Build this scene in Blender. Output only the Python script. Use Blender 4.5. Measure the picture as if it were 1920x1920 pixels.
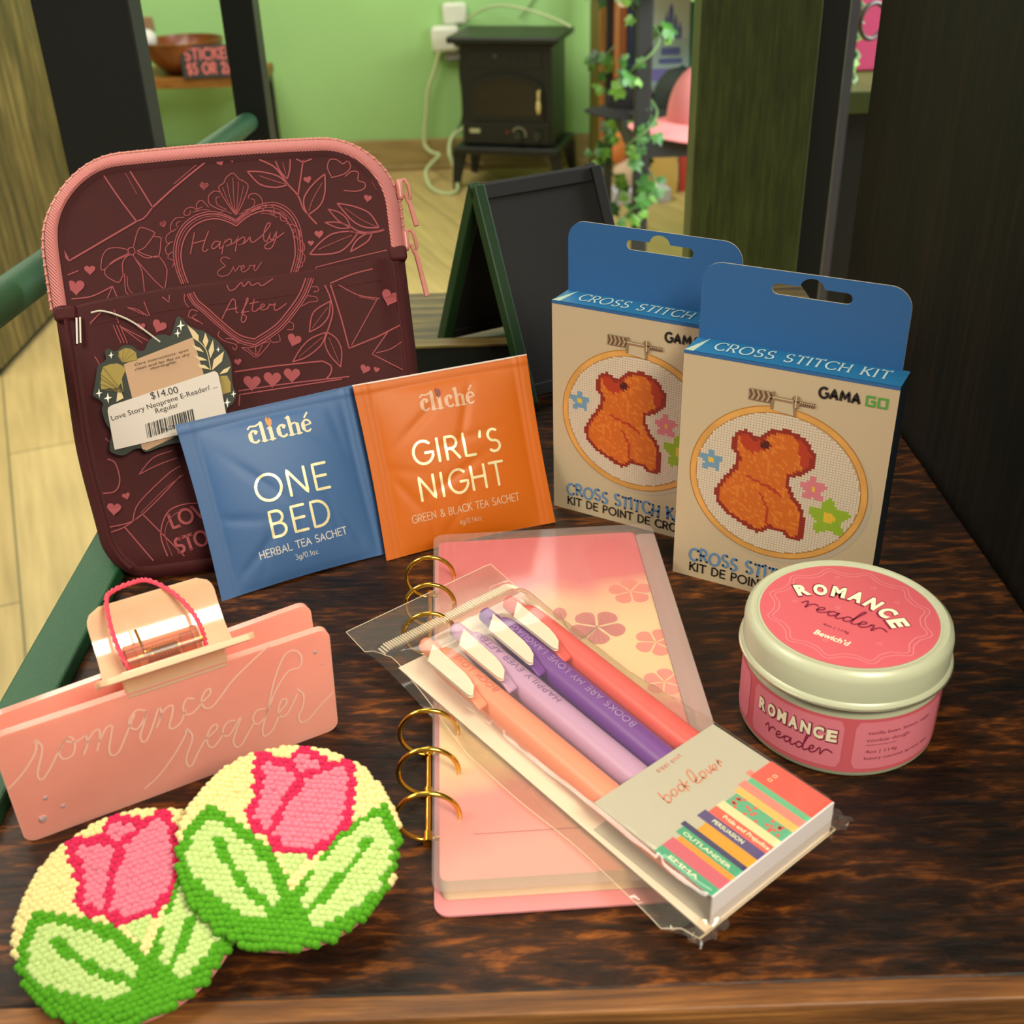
import bpy, bmesh, math, random, json
from mathutils import Vector, Matrix
from mathutils.geometry import tessellate_polygon
PI=math.pi
random.seed(7)
for o in list(bpy.data.objects): bpy.data.objects.remove(o,do_unlink=True)
SC=bpy.context.scene; COL=SC.collection
# ---------------------------------------------------------------- camera
PITCH,ROLL=0.53287623,0.0327512
fw=Vector((0,math.cos(PITCH),-math.sin(PITCH))); rt=Vector((1,0,0)); dn=Vector((0,-math.sin(PITCH),-math.cos(PITCH)))
cr,sr=math.cos(ROLL),math.sin(ROLL)
right=cr*rt+sr*dn; down=-sr*rt+cr*dn
cd=bpy.data.cameras.new('camera'); cam=bpy.data.objects.new('camera',cd); COL.objects.link(cam)
M=Matrix.Identity(4)
for i in range(3): M[i][0]=right[i]; M[i][1]=-down[i]; M[i][2]=-fw[i]
M.translation=Vector((0,0,.30)); cam.matrix_world=M
cd.sensor_width=36; cd.sensor_fit='HORIZONTAL'; cd.lens=36*2127.5/1920; cd.clip_start=.02; cd.clip_end=60
cd.dof.use_dof=True; cd.dof.focus_distance=.50; cd.dof.aperture_fstop=17
SC.camera=cam
# ---------------------------------------------------------------- world, lamps, exposure
W=bpy.data.worlds.new('world'); SC.world=W; W.use_nodes=True
bg=W.node_tree.nodes['Background']; bg.inputs[0].default_value=(1.0,.93,.80,1); bg.inputs[1].default_value=.24
def area(name,loc,target,sx,sy,power,color):
    l=bpy.data.lights.new(name,'AREA'); l.shape='RECTANGLE'; l.size=sx; l.size_y=sy; l.energy=power; l.color=color
    o=bpy.data.objects.new(name,l); COL.objects.link(o); o.location=loc
    o.rotation_euler=(Vector(target)-Vector(loc)).to_track_quat('-Z','Y').to_euler(); return o
k=area('spot_panel_in_front',(.27,-.15,.60),(-.06,.31,.0),.26,.22,2.6,(1,.915,.70)); k.data.spread=math.radians(110)
k=area('window_daylight',(-.75,.30,.75),(-.22,.40,.03),.45,.30,1.0,(1,.93,.76)); k.data.spread=math.radians(62)
k=area('ceiling_panel_over_rack',(-.25,.75,1.5),(-.14,.40,0),.6,.4,.5,(1,.90,.68)); k.data.spread=math.radians(50)
area('ceiling_panel_in_room',(-1.1,2.75,1.65),(-.9,3.05,-.79),1.8,2.2,68,(1,.94,.80))
area('shop_window',(1.6,1.7,1.0),(.55,3.4,-.4),1.2,1.0,95,(.95,.97,1.0))
SC.view_settings.view_transform='Standard'; SC.view_settings.look='None'; SC.view_settings.gamma=1
SC.view_settings.use_curve_mapping=False; SC.view_settings.exposure=0.14
# ---------------------------------------------------------------- materials
def lin(h):
    if isinstance(h,str):
        h=h.lstrip('#'); h=[int(h[i:i+2],16)/255 for i in (0,2,4)]
    return tuple(c/12.92 if c<=.04045 else ((c+.055)/1.055)**2.4 for c in h)
MATS={}
def mat(name,col,rough=.5,metal=0,spec=.5,bump=None,var=0,vscale=40,sss=0,sssr=(.01,.005,.004),coat=0,trans=0,emit=0,stretch=(1,1,1),bstr=.3,two=None):
    if name in MATS: return MATS[name]
    m=bpy.data.materials.new(name); m.use_nodes=True; nt=m.node_tree; N=nt.nodes; L=nt.links
    p=N['Principled BSDF']; c=lin(col)
    p.inputs['Base Color'].default_value=(*c,1); p.inputs['Roughness'].default_value=rough; p.inputs['Metallic'].default_value=metal
    p.inputs['Specular IOR Level'].default_value=spec
    if sss: p.inputs['Subsurface Weight'].default_value=sss; p.inputs['Subsurface Radius'].default_value=sssr; p.inputs['Subsurface Scale'].default_value=1.0
    if coat: p.inputs['Coat Weight'].default_value=coat; p.inputs['Coat Roughness'].default_value=.08
    if trans: p.inputs['Transmission Weight'].default_value=trans
    if emit: p.inputs['Emission Color'].default_value=(*c,1); p.inputs['Emission Strength'].default_value=emit
    if bump or var or two:
        tc=N.new('ShaderNodeTexCoord'); mp=N.new('ShaderNodeMapping'); mp.inputs['Scale'].default_value=stretch
        L.new(tc.outputs['Object'],mp.inputs[0])
    if var or two:
        n=N.new('ShaderNodeTexNoise'); n.inputs['Scale'].default_value=vscale; n.inputs['Detail'].default_value=5; L.new(mp.outputs[0],n.inputs['Vector'])
        r=N.new('ShaderNodeValToRGB'); c2=lin(two) if two else tuple(x*(1-var) for x in c)
        r.color_ramp.elements[0].position=.35; r.color_ramp.elements[1].position=.65
        r.color_ramp.elements[0].color=(*c2,1); r.color_ramp.elements[1].color=(*(c if two else tuple(min(1,x*(1+var)) for x in c)),1)
        L.new(n.outputs[0],r.inputs[0]); L.new(r.outputs[0],p.inputs['Base Color'])
    if bump:
        n=N.new('ShaderNodeTexNoise'); n.inputs['Scale'].default_value=bump; n.inputs['Detail'].default_value=3; L.new(mp.outputs[0],n.inputs['Vector'])
        b=N.new('ShaderNodeBump'); b.inputs['Strength'].default_value=bstr; b.inputs['Distance'].default_value=.001; L.new(n.outputs[0],b.inputs['Height']); L.new(b.outputs[0],p.inputs['Normal'])
    MATS[name]=m; return m
def wood(name,c0,c1,c2,axis='x',scale=1.0,rough=.45,bstr=.5,patch=.5,fine=1.0,spec=.5,ratio=5):
    m=bpy.data.materials.new(name); m.use_nodes=True; nt=m.node_tree; N=nt.nodes; L=nt.links; p=N['Principled BSDF']
    p.inputs['Roughness'].default_value=rough; p.inputs['Specular IOR Level'].default_value=spec
    tc=N.new('ShaderNodeTexCoord'); mp=N.new('ShaderNodeMapping'); st={'x':(ratio,75,75),'y':(75,ratio,75),'z':(75,75,ratio)}[axis]
    mp.inputs['Scale'].default_value=[s*scale for s in st]; L.new(tc.outputs['Object'],mp.inputs[0])
    n=N.new('ShaderNodeTexNoise'); n.inputs['Scale'].default_value=2.4*fine; n.inputs['Detail'].default_value=8; n.inputs['Roughness'].default_value=.65; n.inputs['Distortion'].default_value=.3; L.new(mp.outputs[0],n.inputs['Vector'])
    r=N.new('ShaderNodeValToRGB'); e=r.color_ramp.elements; e[0].position=.36;e[0].color=(*lin(c0),1);e[1].position=.68;e[1].color=(*lin(c2),1); k=e.new(.52);k.color=(*lin(c1),1)
    L.new(n.outputs[0],r.inputs[0])
    mp2=N.new('ShaderNodeMapping'); st2={'x':(9,22,22),'y':(22,9,22),'z':(22,22,9)}[axis]; mp2.inputs['Scale'].default_value=[s*scale for s in st2]; L.new(tc.outputs['Object'],mp2.inputs[0])
    n2=N.new('ShaderNodeTexNoise'); n2.inputs['Scale'].default_value=1.2; n2.inputs['Detail'].default_value=6; L.new(mp2.outputs[0],n2.inputs['Vector'])
    r2=N.new('ShaderNodeValToRGB'); r2.color_ramp.elements[0].position=.38; r2.color_ramp.elements[1].position=.60; r2.color_ramp.elements[0].color=(1-patch,1-patch,1-patch,1)
    L.new(n2.outputs[0],r2.inputs[0])
    mx=N.new('ShaderNodeMix'); mx.data_type='RGBA'; mx.blend_type='MULTIPLY'; mx.inputs[0].default_value=1
    L.new(r.outputs[0],mx.inputs[6]); L.new(r2.outputs[0],mx.inputs[7]); L.new(mx.outputs[2],p.inputs['Base Color'])
    b=N.new('ShaderNodeBump'); b.inputs['Strength'].default_value=bstr; b.inputs['Distance'].default_value=.0012; L.new(n.outputs[0],b.inputs['Height']); L.new(b.outputs[0],p.inputs['Normal'])
    MATS[name]=m; return m
def film(name,tint,alpha=.12,rough=.08,gl=.9,bump=0):
    # thin clear plastic: mostly lets light straight through, with a fresnel sheen
    m=bpy.data.materials.new(name); m.use_nodes=True; nt=m.node_tree; N=nt.nodes; L=nt.links; N.remove(N['Principled BSDF'])
    out=N['Material Output']; t=N.new('ShaderNodeBsdfTransparent'); t.inputs[0].default_value=(*lin(tint),1)
    g=N.new('ShaderNodeBsdfGlossy'); g.inputs['Roughness'].default_value=rough; g.inputs[0].default_value=(gl,gl,gl,1)
    d=N.new('ShaderNodeBsdfDiffuse'); d.inputs[0].default_value=(*lin(tint),1)
    lw=N.new('ShaderNodeLayerWeight'); lw.inputs[0].default_value=.5; pw=N.new('ShaderNodeMath'); pw.operation='POWER'; pw.inputs[1].default_value=4.5; L.new(lw.outputs['Facing'],pw.inputs[0])
    f=N.new('ShaderNodeMath'); f.operation='MULTIPLY_ADD'; f.inputs[1].default_value=.7; f.inputs[2].default_value=.045; L.new(pw.outputs[0],f.inputs[0])
    m1=N.new('ShaderNodeMixShader'); m1.inputs[0].default_value=alpha; L.new(t.outputs[0],m1.inputs[1]); L.new(d.outputs[0],m1.inputs[2])
    m2=N.new('ShaderNodeMixShader'); L.new(f.outputs[0],m2.inputs[0]); L.new(m1.outputs[0],m2.inputs[1]); L.new(g.outputs[0],m2.inputs[2]); L.new(m2.outputs[0],out.inputs[0])
    if bump:
        tc=N.new('ShaderNodeTexCoord'); n=N.new('ShaderNodeTexNoise'); n.inputs['Scale'].default_value=bump; n.inputs['Detail'].default_value=2; L.new(tc.outputs['Object'],n.inputs['Vector'])
        b=N.new('ShaderNodeBump'); b.inputs['Strength'].default_value=.6; b.inputs['Distance'].default_value=.002; L.new(n.outputs[0],b.inputs['Height'])
        L.new(b.outputs[0],g.inputs['Normal'])
    MATS[name]=m; return m
# ---------------------------------------------------------------- mesh building
class MB:
    def __init__(s): s.v=[]; s.f=[]; s.m=[]
    def add(s,vs,fs,mi=0):
        b=len(s.v); s.v+=[tuple(v) for v in vs]; s.f+=[tuple(b+i for i in f) for f in fs]; s.m+=[mi]*len(fs)
    def box(s,x0,x1,y0,y1,z0,z1,mi=0,X=None):
        vs=[Vector((x,y,z)) for z in (z0,z1) for y in (y0,y1) for x in (x0,x1)]
        if X: vs=[X@v for v in vs]
        s.add(vs,[(0,2,3,1),(4,5,7,6),(0,1,5,4),(2,6,7,3),(0,4,6,2),(1,3,7,5)],mi)
    def tube(s,pts,r,n=10,mi=0,closed=False,caps=True):
        pts=[Vector(p) for p in pts]; k=len(pts); rr=r if isinstance(r,(list,tuple)) else [r]*k
        rings=[]; prev=None
        for i,p in enumerate(pts):
            a=pts[(i-1)%k] if (closed or i>0) else p; b=pts[(i+1)%k] if (closed or i<k-1) else p
            t=(b-a); t=t.normalized() if t.length>1e-12 else Vector((0,0,1))
            if prev is None:
                q=Vector((0,0,1)) if abs(t.z)<.9 else Vector((1,0,0)); u=t.cross(q).normalized()
            else:
                u=prev-t*prev.dot(t); u=u.normalized() if u.length>1e-9 else t.orthogonal().normalized()
            prev=u; w=t.cross(u)
            rings.append([p+rr[i]*(math.cos(2*PI*j/n)*u+math.sin(2*PI*j/n)*w) for j in range(n)])
        s.loft(rings,closed_v=closed,closed_u=True,mi=mi,caps=caps and not closed)
    def loft(s,rings,closed_v=False,closed_u=True,mi=0,caps=False):
        n=len(rings[0]); k=len(rings); b=len(s.v); s.v+=[tuple(p) for r in rings for p in r]
        for i in range(k if closed_v else k-1):
            for j in range(n if closed_u else n-1):
                i2=(i+1)%k; j2=(j+1)%n; s.f.append((b+i*n+j,b+i*n+j2,b+i2*n+j2,b+i2*n+j)); s.m.append(mi)
        if caps:
            s.f.append(tuple(b+j for j in range(n))[::-1]); s.m.append(mi); s.f.append(tuple(b+(k-1)*n+j for j in range(n))); s.m.append(mi)
    def lathe(s,prof,n=64,cx=0,cy=0,mi=0):
        rings=[[(cx+r*math.cos(2*PI*j/n),cy+r*math.sin(2*PI*j/n),z) for j in range(n)] for r,z in prof]; s.loft(rings,mi=mi)
    def sphere(s,c,rx,ry=None,rz=None,n=12,mi=0):
        ry=ry or rx; rz=rz or rx; k=max(5,n//2); rings=[]
        for i in range(k+1):
            t=-PI/2+PI*i/k; ct=max(math.cos(t),1e-3)
            rings.append([(c[0]+rx*ct*math.cos(2*PI*j/n),c[1]+ry*ct*math.sin(2*PI*j/n),c[2]+rz*math.sin(t)) for j in range(n)])
        s.loft(rings,mi=mi,caps=True)
    def prism(s,poly,fn,h0,h1,mi=0):
        # poly: 2-D outline, fn(u,v,h)->3-D
        n=len(poly); b=len(s.v); s.v+=[tuple(fn(u,v,h0)) for u,v in poly]+[tuple(fn(u,v,h1)) for u,v in poly]
        tri=tessellate_polygon([[Vector((u,v,0)) for u,v in poly]])
        for t in tri: s.f.append((b+t[0],b+t[1],b+t[2])); s.m.append(mi); s.f.append((b+n+t[2],b+n+t[1],b+n+t[0])); s.m.append(mi)
        for i in range(n): j=(i+1)%n; s.f.append((b+i,b+j,b+n+j,b+n+i)); s.m.append(mi)
    def fill(s,poly,fn,mi=0):
        b=len(s.v); s.v+=[tuple(fn(u,v)) for u,v in poly]
        for t in tessellate_polygon([[Vector((u,v,0)) for u,v in poly]]): s.f.append((b+t[0],b+t[1],b+t[2])); s.m.append(mi)
    def ribbon(s,pts,w,fn,mi=0,closed=False,cap=True):
        k=len(pts)
        if k<2: return
        L=[];R=[]
        for i in range(k):
            a=pts[(i-1)%k] if (closed or i>0) else pts[i]; c=pts[(i+1)%k] if (closed or i<k-1) else pts[i]
            dx,dy=c[0]-a[0],c[1]-a[1]; d=math.hypot(dx,dy) or 1e-9; nx,ny=-dy/d*w/2,dx/d*w/2
            L.append((pts[i][0]+nx,pts[i][1]+ny)); R.append((pts[i][0]-nx,pts[i][1]-ny))
        b=len(s.v); s.v+=[tuple(fn(*q)) for q in L]+[tuple(fn(*q)) for q in R]
        for i in range(k if closed else k-1):
            j=(i+1)%k; s.f.append((b+i,b+k+i,b+k+j,b+j)); s.m.append(mi)
        if cap and not closed:
            for e,(p,q) in ((0,(pts[0],pts[1])),(k-1,(pts[-1],pts[-2]))):
                a0=math.atan2(p[1]-q[1],p[0]-q[0]); arc=[(p[0]+w/2*math.cos(a0-PI/2+PI*t/6),p[1]+w/2*math.sin(a0-PI/2+PI*t/6)) for t in range(7)]
                b=len(s.v); s.v+=[tuple(fn(*q)) for q in arc]; s.f.append(tuple(range(b,b+7))); s.m.append(mi)
    def grid(s,nu,nv,fn,mi=0,mfn=None):
        b=len(s.v); s.v+=[tuple(fn(i/nu,j/nv)) for j in range(nv+1) for i in range(nu+1)]
        for j in range(nv):
            for i in range(nu):
                a=b+j*(nu+1)+i; s.f.append((a,a+1,a+nu+2,a+nu+1)); s.m.append(mfn(i/nu,j/nv) if mfn else mi)
def obj(name,mb,mats,parent=None,smooth=True,angle=40,matrix=None,bevel=0,label=None,segs=2):
    me=bpy.data.meshes.new(name); me.from_pydata(mb.v,[],mb.f)
    if not isinstance(mats,(list,tuple)): mats=[mats]
    for m in mats: me.materials.append(m)
    if len(mats)>1: me.polygons.foreach_set('material_index',mb.m)
    if smooth:
        me.polygons.foreach_set('use_smooth',[True]*len(me.polygons))
        try: me.set_sharp_from_angle(angle=math.radians(angle))
        except Exception: pass
    me.update(); o=bpy.data.objects.new(name,me); COL.objects.link(o)
    if parent: o.parent=parent
    if matrix is not None: o.matrix_local=matrix
    if bevel:
        b=o.modifiers.new('bevel','BEVEL'); b.width=bevel; b.segments=segs; b.limit_method='ANGLE'; b.angle_limit=math.radians(50)
    if label: o['label']=label
    return o
def thing(name,label,cat,loc=(0,0,0),rot=(0,0,0),group=None):
    o=bpy.data.objects.new(name,None); COL.objects.link(o); o.location=loc; o.rotation_euler=rot; o.empty_display_size=.02
    o['label']=label; o['category']=cat
    if group: o['group']=group
    return o
def tag(o,label,cat,group=None):
    o['label']=label; o['category']=cat
    if group: o['group']=group
    return o
def struct(o): o['kind']='structure'; return o
def copy_thing(r,loc,rot,label,group=None):
    c=r.copy(); COL.objects.link(c); c.location=loc; c.rotation_euler=rot; c['label']=label
    if group: c['group']=group
    for ch in list(r.children):
        d=ch.copy(); COL.objects.link(d); d.parent=c
        for g in list(ch.children):
            e=g.copy(); COL.objects.link(e); e.parent=d
    return c
# ---------------------------------------------------------------- 2-D drawing helpers
def smoothp(p,closed=False,n=5):
    k=len(p)
    if k<3: return list(p)
    o=[]
    for i in range(k if closed else k-1):
        if closed: a,b,c,d=p[(i-1)%k],p[i],p[(i+1)%k],p[(i+2)%k]
        else: a,b,c,d=p[max(i-1,0)],p[i],p[i+1],p[min(i+2,k-1)]
        for t in range(n):
            t/=n; t2=t*t;t3=t2*t
            o.append(tuple(.5*(2*b[q]+(c[q]-a[q])*t+(2*a[q]-5*b[q]+4*c[q]-d[q])*t2+(3*b[q]-a[q]-3*c[q]+d[q])*t3) for q in (0,1)))
    if not closed: o.append(tuple(p[-1]))
    return o
def dens(p,step):
    o=[p[0]]
    for a,b in zip(p,p[1:]):
        d=math.hypot(b[0]-a[0],b[1]-a[1]); n=max(1,int(d/step))
        o+=[(a[0]+(b[0]-a[0])*i/n,a[1]+(b[1]-a[1])*i/n) for i in range(1,n+1)]
    return o
def pairs(l): return [(l[i]/10,l[i+1]/10) for i in range(0,len(l),2)]
def heart_pts(n=24):
    o=[]
    for i in range(n):
        t=2*PI*i/n; x=16*math.sin(t)**3; y=13*math.cos(t)-5*math.cos(2*t)-2*math.cos(3*t)-math.cos(4*t); o.append((x/34,y/34))
    return o
def arc(cx,cy,rx,ry,a0,a1,n=12): return [(cx+rx*math.cos(math.radians(a0+(a1-a0)*i/n)),cy+ry*math.sin(math.radians(a0+(a1-a0)*i/n))) for i in range(n+1)]
# single-stroke letters, cap height 1: (advance, strokes)
_G={
'A':(.78,[[(0,0),(.36,1),(.72,0)],[(.13,.33),(.59,.33)]]),'B':(.68,[[(.05,0),(.05,1),(.3,1)]+arc(.3,.76,.24,.24,90,-90,8)+[(.05,.52)],[(.3,.52)]+arc(.32,.26,.27,.26,90,-90,8)+[(.05,0)]]),
'C':(.82,[arc(.47,.5,.45,.51,48,312,18)]),'D':(.8,[[(.05,0),(.05,1),(.25,1)]+arc(.27,.5,.45,.5,90,-90,14)+[(.05,0)]]),
'E':(.6,[[(.55,1),(.05,1),(.05,0),(.56,0)],[(.05,.52),(.5,.52)]]),'F':(.56,[[(.55,1),(.05,1),(.05,0)],[(.05,.52),(.48,.52)]]),
'G':(.88,[arc(.47,.5,.45,.51,48,340,18)+[(.9,.47),(.56,.47)]]),'H':(.78,[[(.05,0),(.05,1)],[(.68,0),(.68,1)],[(.05,.52),(.68,.52)]]),
'I':(.2,[[(.08,0),(.08,1)]]),'J':(.5,[[(.4,1),(.4,.25)]+arc(.2,.2,.2,.21,0,-160,8)]),'K':(.68,[[(.05,0),(.05,1)],[(.6,1),(.05,.4)],[(.22,.58),(.64,0)]]),
'L':(.56,[[(.05,1),(.05,0),(.52,0)]]),'M':(.95,[[(.04,0),(.1,1),(.46,.25),(.82,1),(.88,0)]]),'N':(.8,[[(.05,0),(.05,1),(.7,0),(.7,1)]]),
'O':(1.0,[arc(.48,.5,.47,.51,90,450,28)]),'P':(.64,[[(.05,0),(.05,1),(.3,1)]+arc(.3,.73,.27,.27,90,-90,8)+[(.05,.46)]]),
'R':(.68,[[(.05,0),(.05,1),(.3,1)]+arc(.3,.73,.27,.27,90,-90,8)+[(.05,.46)],[(.3,.46),(.62,0)]]),
'S':(.62,[arc(.3,.75,.25,.26,50,270,10)+arc(.3,.25,.27,.25,90,-140,10)]),'T':(.68,[[(0,1),(.66,1)],[(.33,1),(.33,0)]]),
'U':(.76,[[(.05,1),(.05,.3)]+arc(.35,.3,.3,.31,180,360,10)+[(.65,1)]]),'V':(.74,[[(0,1),(.36,0),(.72,1)]]),'W':(1.05,[[(0,1),(.25,0),(.5,.9),(.75,0),(1,1)]]),
'X':(.7,[[(0,1),(.64,0)],[(.64,1),(0,0)]]),'Y':(.7,[[(0,1),(.33,.48),(.66,1)],[(.33,.48),(.33,0)]]),'Z':(.66,[[(0,1),(.6,1),(0,0),(.62,0)]]),
"'":(.22,[[(.12,1),(.07,.75)]]),'&':(.8,[[(.75,0),(.2,.7)]+arc(.33,.82,.17,.18,200,-60,8)+[(.08,.3)]+arc(.3,.24,.25,.25,160,330,8)+[(.72,.42)]]),
'3':(.58,[[(.06,1),(.5,1),(.25,.6)]+arc(.26,.3,.25,.3,80,-140,9)]),'4':(.6,[[(.42,0),(.42,1),(.02,.27),(.56,.27)]]),'0':(.68,[arc(.32,.5,.29,.51,90,450,18)]),'1':(.35,[[(.03,.8),(.2,1),(.2,0)]]),
'g':(.6,[arc(.27,.3,.25,.32,60,420,12),[(.52,.62),(.52,-.12)]+arc(.28,-.12,.24,.2,0,-150,6)]),'o':(.62,[arc(.29,.31,.26,.32,90,450,14)]),'z':(.52,[[(.02,.62),(.46,.62),(.02,0),(.48,0)]]),'/':(.45,[[(0,-.1),(.38,1.05)]]),'.':(.2,[[(.07,0),(.08,.03)]]),
'p':(.6,[[(.05,.62),(.05,-.3)],arc(.3,.31,.25,.32,90,450,12)]),'i':(.2,[[(.08,0),(.08,.62)],[(.08,.85),(.08,.9)]]),'s':(.46,[[(.4,.55),(.2,.63),(.05,.48),(.38,.17),(.22,0),(.02,.08)]]),'t':(.4,[[(.15,.9),(.15,.1),(.3,0)],[(0,.62),(.34,.62)]]),
'2':(.6,[arc(.28,.74,.24,.26,165,-20,9)+[(.04,0),(.54,0)]]),'5':(.6,[[(.5,1),(.12,1),(.08,.58)]+arc(.27,.31,.25,.31,100,-140,9)]),'8':(.62,[arc(.3,.75,.22,.25,90,450,12),arc(.3,.25,.26,.25,90,450,12)]),' ':(.38,[]),'$':(.6,[arc(.3,.73,.25,.22,50,270,8)+arc(.3,.27,.25,.22,90,-140,8),[(.3,1.1),(.3,-.1)]]),'?':(.5,[arc(.25,.75,.22,.25,170,-60,8)+[(.25,.3)],[(.25,.03),(.25,0)]]),
}
def stroke_text(mb,txt,p0,p1,h,w,fn,mi=0,slab=0,track=.12,wave=0,step=1.0,cap=True):
    """lay stroke letters on a line p0->p1 (mm), cap height h, stroke width w"""
    adv=sum(_G[c][0]+track for c in txt)-track; dx,dy=p1[0]-p0[0],p1[1]-p0[1]; L=math.hypot(dx,dy); e=(dx/L,dy/L); nn=(-e[1],e[0]); sx=L/adv
    x=0; k=0
    for c in txt:
        a,sts=_G[c]; up=wave*(1 if k%2 else -1) if wave else 0
        tilt=(.10*(1 if k%2 else -1)) if wave else 0
        def P(q):
            u=(x+q[0])*sx - tilt*(q[1]-.5)*h*.6; v=q[1]*h+up
            return (p0[0]+e[0]*u+nn[0]*v,p0[1]+e[1]*u+nn[1]*v)
        for st in sts:
            pts=dens([P(q) for q in st],step); clo=math.hypot(pts[0][0]-pts[-1][0],pts[0][1]-pts[-1][1])<1e-6 and len(st)>8
            mb.ribbon(pts[:-1] if clo else pts,w,fn,mi,closed=clo,cap=cap)
            if slab and not clo and len(st)>1:
                for q,r in ((st[0],st[1]),(st[-1],st[-2])):
                    ddx,ddy=abs(q[0]-r[0]),abs(q[1]-r[1])
                    if ddy>ddx*.8:
                        mb.ribbon([P((q[0]-slab,q[1])),P((q[0]+slab,q[1]))],w*.8,fn,mi,cap=False)
                    else: mb.ribbon([P((q[0],q[1]-slab)),P((q[0],q[1]+slab))],w*.8,fn,mi,cap=False)
        x+=a+track
        if c!=' ': k+=1
_FC={}
def font_mesh(txt,shear=0,bold=0):
    k=(txt,shear,bold)
    if k in _FC: return _FC[k]
    cu=bpy.data.curves.new('t','FONT'); cu.body=txt; cu.size=1; cu.resolution_u=3; cu.shear=shear; cu.offset=bold; cu.fill_mode='FRONT'
    ob=bpy.data.objects.new('t',cu); COL.objects.link(ob); me=bpy.data.meshes.new_from_object(ob)
    vs=[(v.co.x,v.co.y) for v in me.vertices]; fs=[tuple(p.vertices) for p in me.polygons]
    bpy.data.objects.remove(ob); bpy.data.curves.remove(cu); bpy.data.meshes.remove(me)
    _FC[k]=(vs,fs); return _FC[k]
def font_text(mb,txt,p0,p1,h,fn,mi=0,shear=0,bold=0,fit=True,center=False):
    vs,fs=font_mesh(txt,shear,bold)
    if not vs: return
    x0=min(v[0] for v in vs); x1=max(v[0] for v in vs); sy=h/.72
    dx,dy=p1[0]-p0[0],p1[1]-p0[1]; L=math.hypot(dx,dy); e=(dx/L,dy/L); nn=(-e[1],e[0]); sx=L/(x1-x0) if fit else sy
    out=[]
    for x,y in vs:
        u=(x-x0)*sx; v=y*sy; out.append(fn(p0[0]+e[0]*u+nn[0]*v,p0[1]+e[1]*u+nn[1]*v))
    mb.add(out,fs,mi)
def draw_art(mb,items,fn,mi=0,step=2.0,WID=.8):
    for it in items:
        if it[0]=='s':
            p=pairs(it[4]); p=smoothp(p,it[3],6) if it[2] else p
            mb.ribbon(p if it[3] else dens(p,step),it[1]*WID,fn,mi,closed=bool(it[3]))
        elif it[0]=='h':
            cx,cy,sz,ro=it[1]/10,it[2]/10,it[3]/10,math.radians(it[4]); c,s=math.cos(ro),math.sin(ro)
            mb.fill([(cx+sz*(x*c-y*s),cy+sz*(x*s+y*c)) for x,y in heart_pts()],fn,mi)
def frame_rot(az,lean): return (-lean,0,az)
def mm(u,v,y=0): return (u/1000,y,v/1000)

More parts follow.
